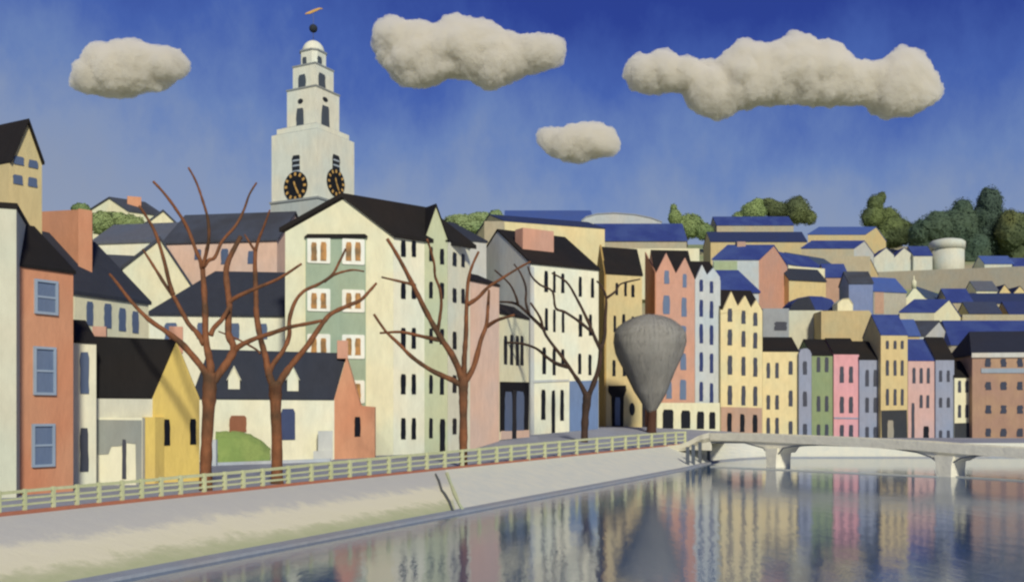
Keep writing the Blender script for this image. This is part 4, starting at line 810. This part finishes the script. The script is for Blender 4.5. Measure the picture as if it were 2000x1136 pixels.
# ---------------------------------------------------------------- green trees
def leafy(label, d, px, rtop, rbase, blobs, col, col2, n=5200, group='leafy trees on the skyline', name='leafy_tree', ls=1.0, dsc=1):
    t = thing(name, label, 'tree', (*XY(px, d), Z(rbase, d)), group)
    mk('trunk', *tube([P(px, rbase+12, d), P(px, rbase-5, d), P(px, (rtop+rbase)/2, d)], [.9, .7, .4], 8), BARKD, t)
    vs, fs = [], []; fm_ = []
    tot = sum(b[2]*b[3] for b in blobs)
    for (bx, by, rx, ry) in blobs:
        c = P(bx, by, d+rnd.uniform(-3, 3)); RX, RZ = rx/F*d, ry/F*d; RY = (RX+RZ)/2*.8*dsc
        b0 = len(vs); nu, nv = 14, 9                      # inner mass so the crown is not hollow
        for i in range(nv+1):
            for j in range(nu):
                th2, ph = math.pi*i/nv, 2*math.pi*j/nu; dv = Vector((math.sin(th2)*math.cos(ph), math.sin(th2)*math.sin(ph), math.cos(th2)))
                k = .86+.22*noise.noise(dv*2.2+Vector((bx, by, 0))); vs.append(c+Vector((dv.x*RX*k, dv.y*RY*k, dv.z*RZ*k)))
        for i in range(nv):
            for j in range(nu): fs.append((b0+i*nu+j, b0+i*nu+(j+1) % nu, b0+(i+1)*nu+(j+1) % nu, b0+(i+1)*nu+j))
        for q in range(int(n*rx*ry/tot)):
            dv = Vector((rnd.gauss(0, 1), rnd.gauss(0, 1), rnd.gauss(0, 1))).normalized(); k = rnd.uniform(.86, 1.0)+.14*noise.noise(dv*3+Vector((by, bx, 0)))
            p = c+Vector((dv.x*RX*k, dv.y*RY*k, dv.z*RZ*k)); s = rnd.uniform(.3, .65)*ls
            nn_ = (dv+Vector((rnd.gauss(0, .3), rnd.gauss(0, .3), rnd.gauss(0, .3)))).normalized(); a = nn_.cross(Vector((rnd.gauss(0, 1), rnd.gauss(0, 1), rnd.gauss(0, 1)))).normalized()*s; b = a.cross(nn_).normalized()*s*.7
            b0 = len(vs); vs += [p-a, p+b, p+a, p-b]; fs.append((b0, b0+1, b0+2, b0+3))
    mk('crown', vs, fs, mat(col, var=.12, sc_=.25, rgb2=col2, streak=False, big=.14), t, fix=False)
    return t
leafy('round light green tree on the skyline right of the grey domed roof', 560, 1340, 402, 470, [(1345, 442, 34, 26), (1318, 425, 14, 18), (1316, 408, 7, 11), (1375, 452, 20, 18), (1325, 452, 20, 18)], (132, 152, 84), (110, 134, 76))
leafy('bright green tree behind the topmost blue roof', 600, 1475, 388, 440, [(1472, 415, 26, 22), (1447, 424, 18, 12), (1480, 396, 12, 10)], (138, 160, 88), (122, 146, 80), 3500)
leafy('dark olive tree behind the topmost blue roof', 610, 1545, 388, 440, [(1515, 410, 28, 18), (1500, 396, 18, 10), (1555, 412, 30, 28), (1560, 395, 10, 14), (1580, 425, 16, 16)], (84, 96, 58), (100, 112, 62), 5200)
leafy('tall pointed olive tree left of the white house row', 590, 1720, 378, 480, [(1705, 425, 26, 26), (1710, 398, 18, 20), (1722, 386, 9, 13), (1735, 432, 26, 30), (1745, 452, 36, 32), (1765, 455, 24, 26), (1730, 466, 44, 22)], (104, 120, 60), (74, 88, 52), 7000)
leafy('broad dark green tree behind the round white tower', 560, 1830, 400, 500, [(1830, 445, 42, 34), (1800, 455, 28, 28), (1880, 420, 26, 36), (1868, 450, 50, 50), (1810, 480, 40, 30), (1900, 490, 40, 45)], (72, 92, 70), (60, 82, 66), 8000)
leafy('tallest dark tree on the right skyline', 580, 1932, 362, 520, [(1933, 400, 26, 38), (1930, 440, 40, 50), (1950, 470, 46, 55), (1915, 500, 40, 40)], (64, 84, 72), (58, 78, 60), 8000)
leafy('dark green tree at the right edge with olive foliage low down', 570, 1990, 405, 520, [(1975, 450, 34, 45), (2010, 450, 40, 40), (1990, 495, 44, 40), (2045, 480, 40, 50)], (78, 92, 58), (96, 102, 52), 7000)
leafy('small rounded bush on the skyline above the orange chimney stack', 285, 157, 395, 425, [(157, 408, 18, 12), (168, 415, 14, 10)], (118, 144, 84), (104, 130, 76), 1200, name='bush', ls=.7)
leafy('light green bush hedge on the skyline right of the apartment roof', 395, 940, 415, 450, [(900, 432, 34, 14), (940, 428, 34, 14), (968, 424, 16, 14), (972, 416, 7, 7), (925, 445, 50, 14)], (140, 160, 100), (122, 148, 92), 4200, name='bush')
leafy('smooth green bank of shrubs below the highest left hill house', 225, 230, 418, 460, [(200, 436, 28, 24), (225, 436, 34, 23), (252, 440, 32, 22), (275, 450, 20, 16)], (140, 158, 92), (124, 144, 84), 3600, name='shrub', ls=.7)
# ================================================================ CLOUDS
cm = bpy.data.materials.new('cloud'); cm.use_nodes = True; t_ = cm.node_tree; t_.nodes.clear()
o_ = N(t_, 'ShaderNodeOutputMaterial'); v_ = N(t_, 'ShaderNodeVolumePrincipled'); t_.links.new(v_.outputs[0], o_.inputs['Volume'])
v_.inputs['Color'].default_value = (.962, .945, .895, 1); v_.inputs['Density'].default_value = .26; v_.inputs['Anisotropy'].default_value = .0
sc.cycles.volume_bounces = 14; sc.cycles.max_bounces = 18
CL = {'small rounded cream cloud at the upper left': [(130, 160), (150, 130), (165, 105), (190, 82), (215, 85), (245, 77), (275, 78), (300, 90), (330, 88), (352, 95), (372, 118), (375, 135), (355, 152), (335, 162), (318, 182), (290, 178), (255, 186), (225, 196), (200, 188), (165, 185), (145, 178)],
      'wide cream cloud right of the clock tower': [(722, 80), (730, 50), (760, 30), (790, 38), (825, 42), (850, 50), (885, 20), (915, 36), (960, 40), (990, 60), (1020, 70), (1070, 65), (1105, 80), (1110, 105), (1095, 130), (1040, 145), (1000, 160), (955, 182), (925, 160), (880, 152), (830, 174), (780, 167), (755, 140), (735, 120)],
      'longest lumpy cloud with grey brown underside at the upper right': [(1212, 150), (1225, 118), (1245, 96), (1265, 108), (1305, 88), (1325, 112), (1395, 118), (1440, 76), (1500, 88), (1555, 57), (1590, 78), (1640, 80), (1670, 118), (1715, 122), (1758, 84), (1805, 105), (1818, 140), (1845, 160), (1838, 195), (1790, 225), (1728, 235), (1690, 205), (1600, 208), (1520, 205), (1460, 212), (1410, 235), (1355, 222), (1330, 178), (1285, 185), (1240, 178)],
      'smallest oval cloud low above the warehouses': [(1038, 268), (1055, 248), (1090, 248), (1120, 240), (1170, 240), (1200, 250), (1217, 280), (1205, 305), (1160, 310), (1135, 322), (1090, 315), (1060, 295)]}
def segd(p, a, b):
    ab = (b[0]-a[0], b[1]-a[1]); s = max(0, min(1, ((p[0]-a[0])*ab[0]+(p[1]-a[1])*ab[1])/(ab[0]**2+ab[1]**2))); return math.hypot(p[0]-a[0]-ab[0]*s, p[1]-a[1]-ab[1]*s)
def inside(p, poly):
    r = False; j = len(poly)-1
    for i in range(len(poly)):
        if (poly[i][1] > p[1]) != (poly[j][1] > p[1]) and p[0] < (poly[j][0]-poly[i][0])*(p[1]-poly[i][1])/(poly[j][1]-poly[i][1])+poly[i][0]: r = not r
        j = i
    return r
DC = 900.0; ctx = bpy.data.textures.new('puff', 'CLOUDS'); ctx.noise_scale = 9; ctx.noise_depth = 4; ctx2 = bpy.data.textures.new('puff_fine', 'CLOUDS'); ctx2.noise_scale = 3; ctx2.noise_depth = 3
ico = bmesh.new(); bmesh.ops.create_icosphere(ico, subdivisions=2, radius=1); iv = [v.co.copy() for v in ico.verts]; ic = [tuple(v.index for v in f.verts) for f in ico.faces]; ico.free()
for lb, poly in CL.items():
    xs = [p[0] for p in poly]; ys = [p[1] for p in poly]; cx, cy = sum(xs)/len(xs), sum(ys)/len(ys); org = P(cx, cy, DC); vs, fs = [], []
    cnt = 0; step = 9
    for gx in range(int(min(xs)), int(max(xs)), step):
        for gy in range(int(min(ys)), int(max(ys)), step):
            p = (gx+rnd.uniform(-3, 3), gy+rnd.uniform(-3, 3))
            if not inside(p, poly): continue
            r = min(segd(p, poly[i], poly[(i+1) % len(poly)]) for i in range(len(poly)))
            if r < 5: continue
            rr_ = min(r+1.5, 34); spread = (r*.5)
            c = P(p[0], p[1], DC); c.y += rnd.uniform(-spread, spread)*.46
            rw = rr_*DC/F*rnd.uniform(.88, 1.0); b0 = len(vs); vs += [c+v*rw for v in iv]; fs += [tuple(i+b0 for i in q) for q in ic]
    o = mk('cloud', [v-org for v in vs], fs, cm, fix=False, smooth=True); o.location = org
    tag(o, lb, 'cloud', 'clouds in the blue sky')
    m1 = o.modifiers.new('join', 'REMESH'); m1.mode = 'VOXEL'; m1.voxel_size = 1.3; m1.use_smooth_shade = True
    m2 = o.modifiers.new('soft', 'SMOOTH'); m2.factor = .6; m2.iterations = 14
    m3 = o.modifiers.new('puffs', 'DISPLACE'); m3.texture = ctx; m3.strength = 5; m3.mid_level = .55
    m4 = o.modifiers.new('fine', 'DISPLACE'); m4.texture = ctx2; m4.strength = 3.4; m4.mid_level = .5
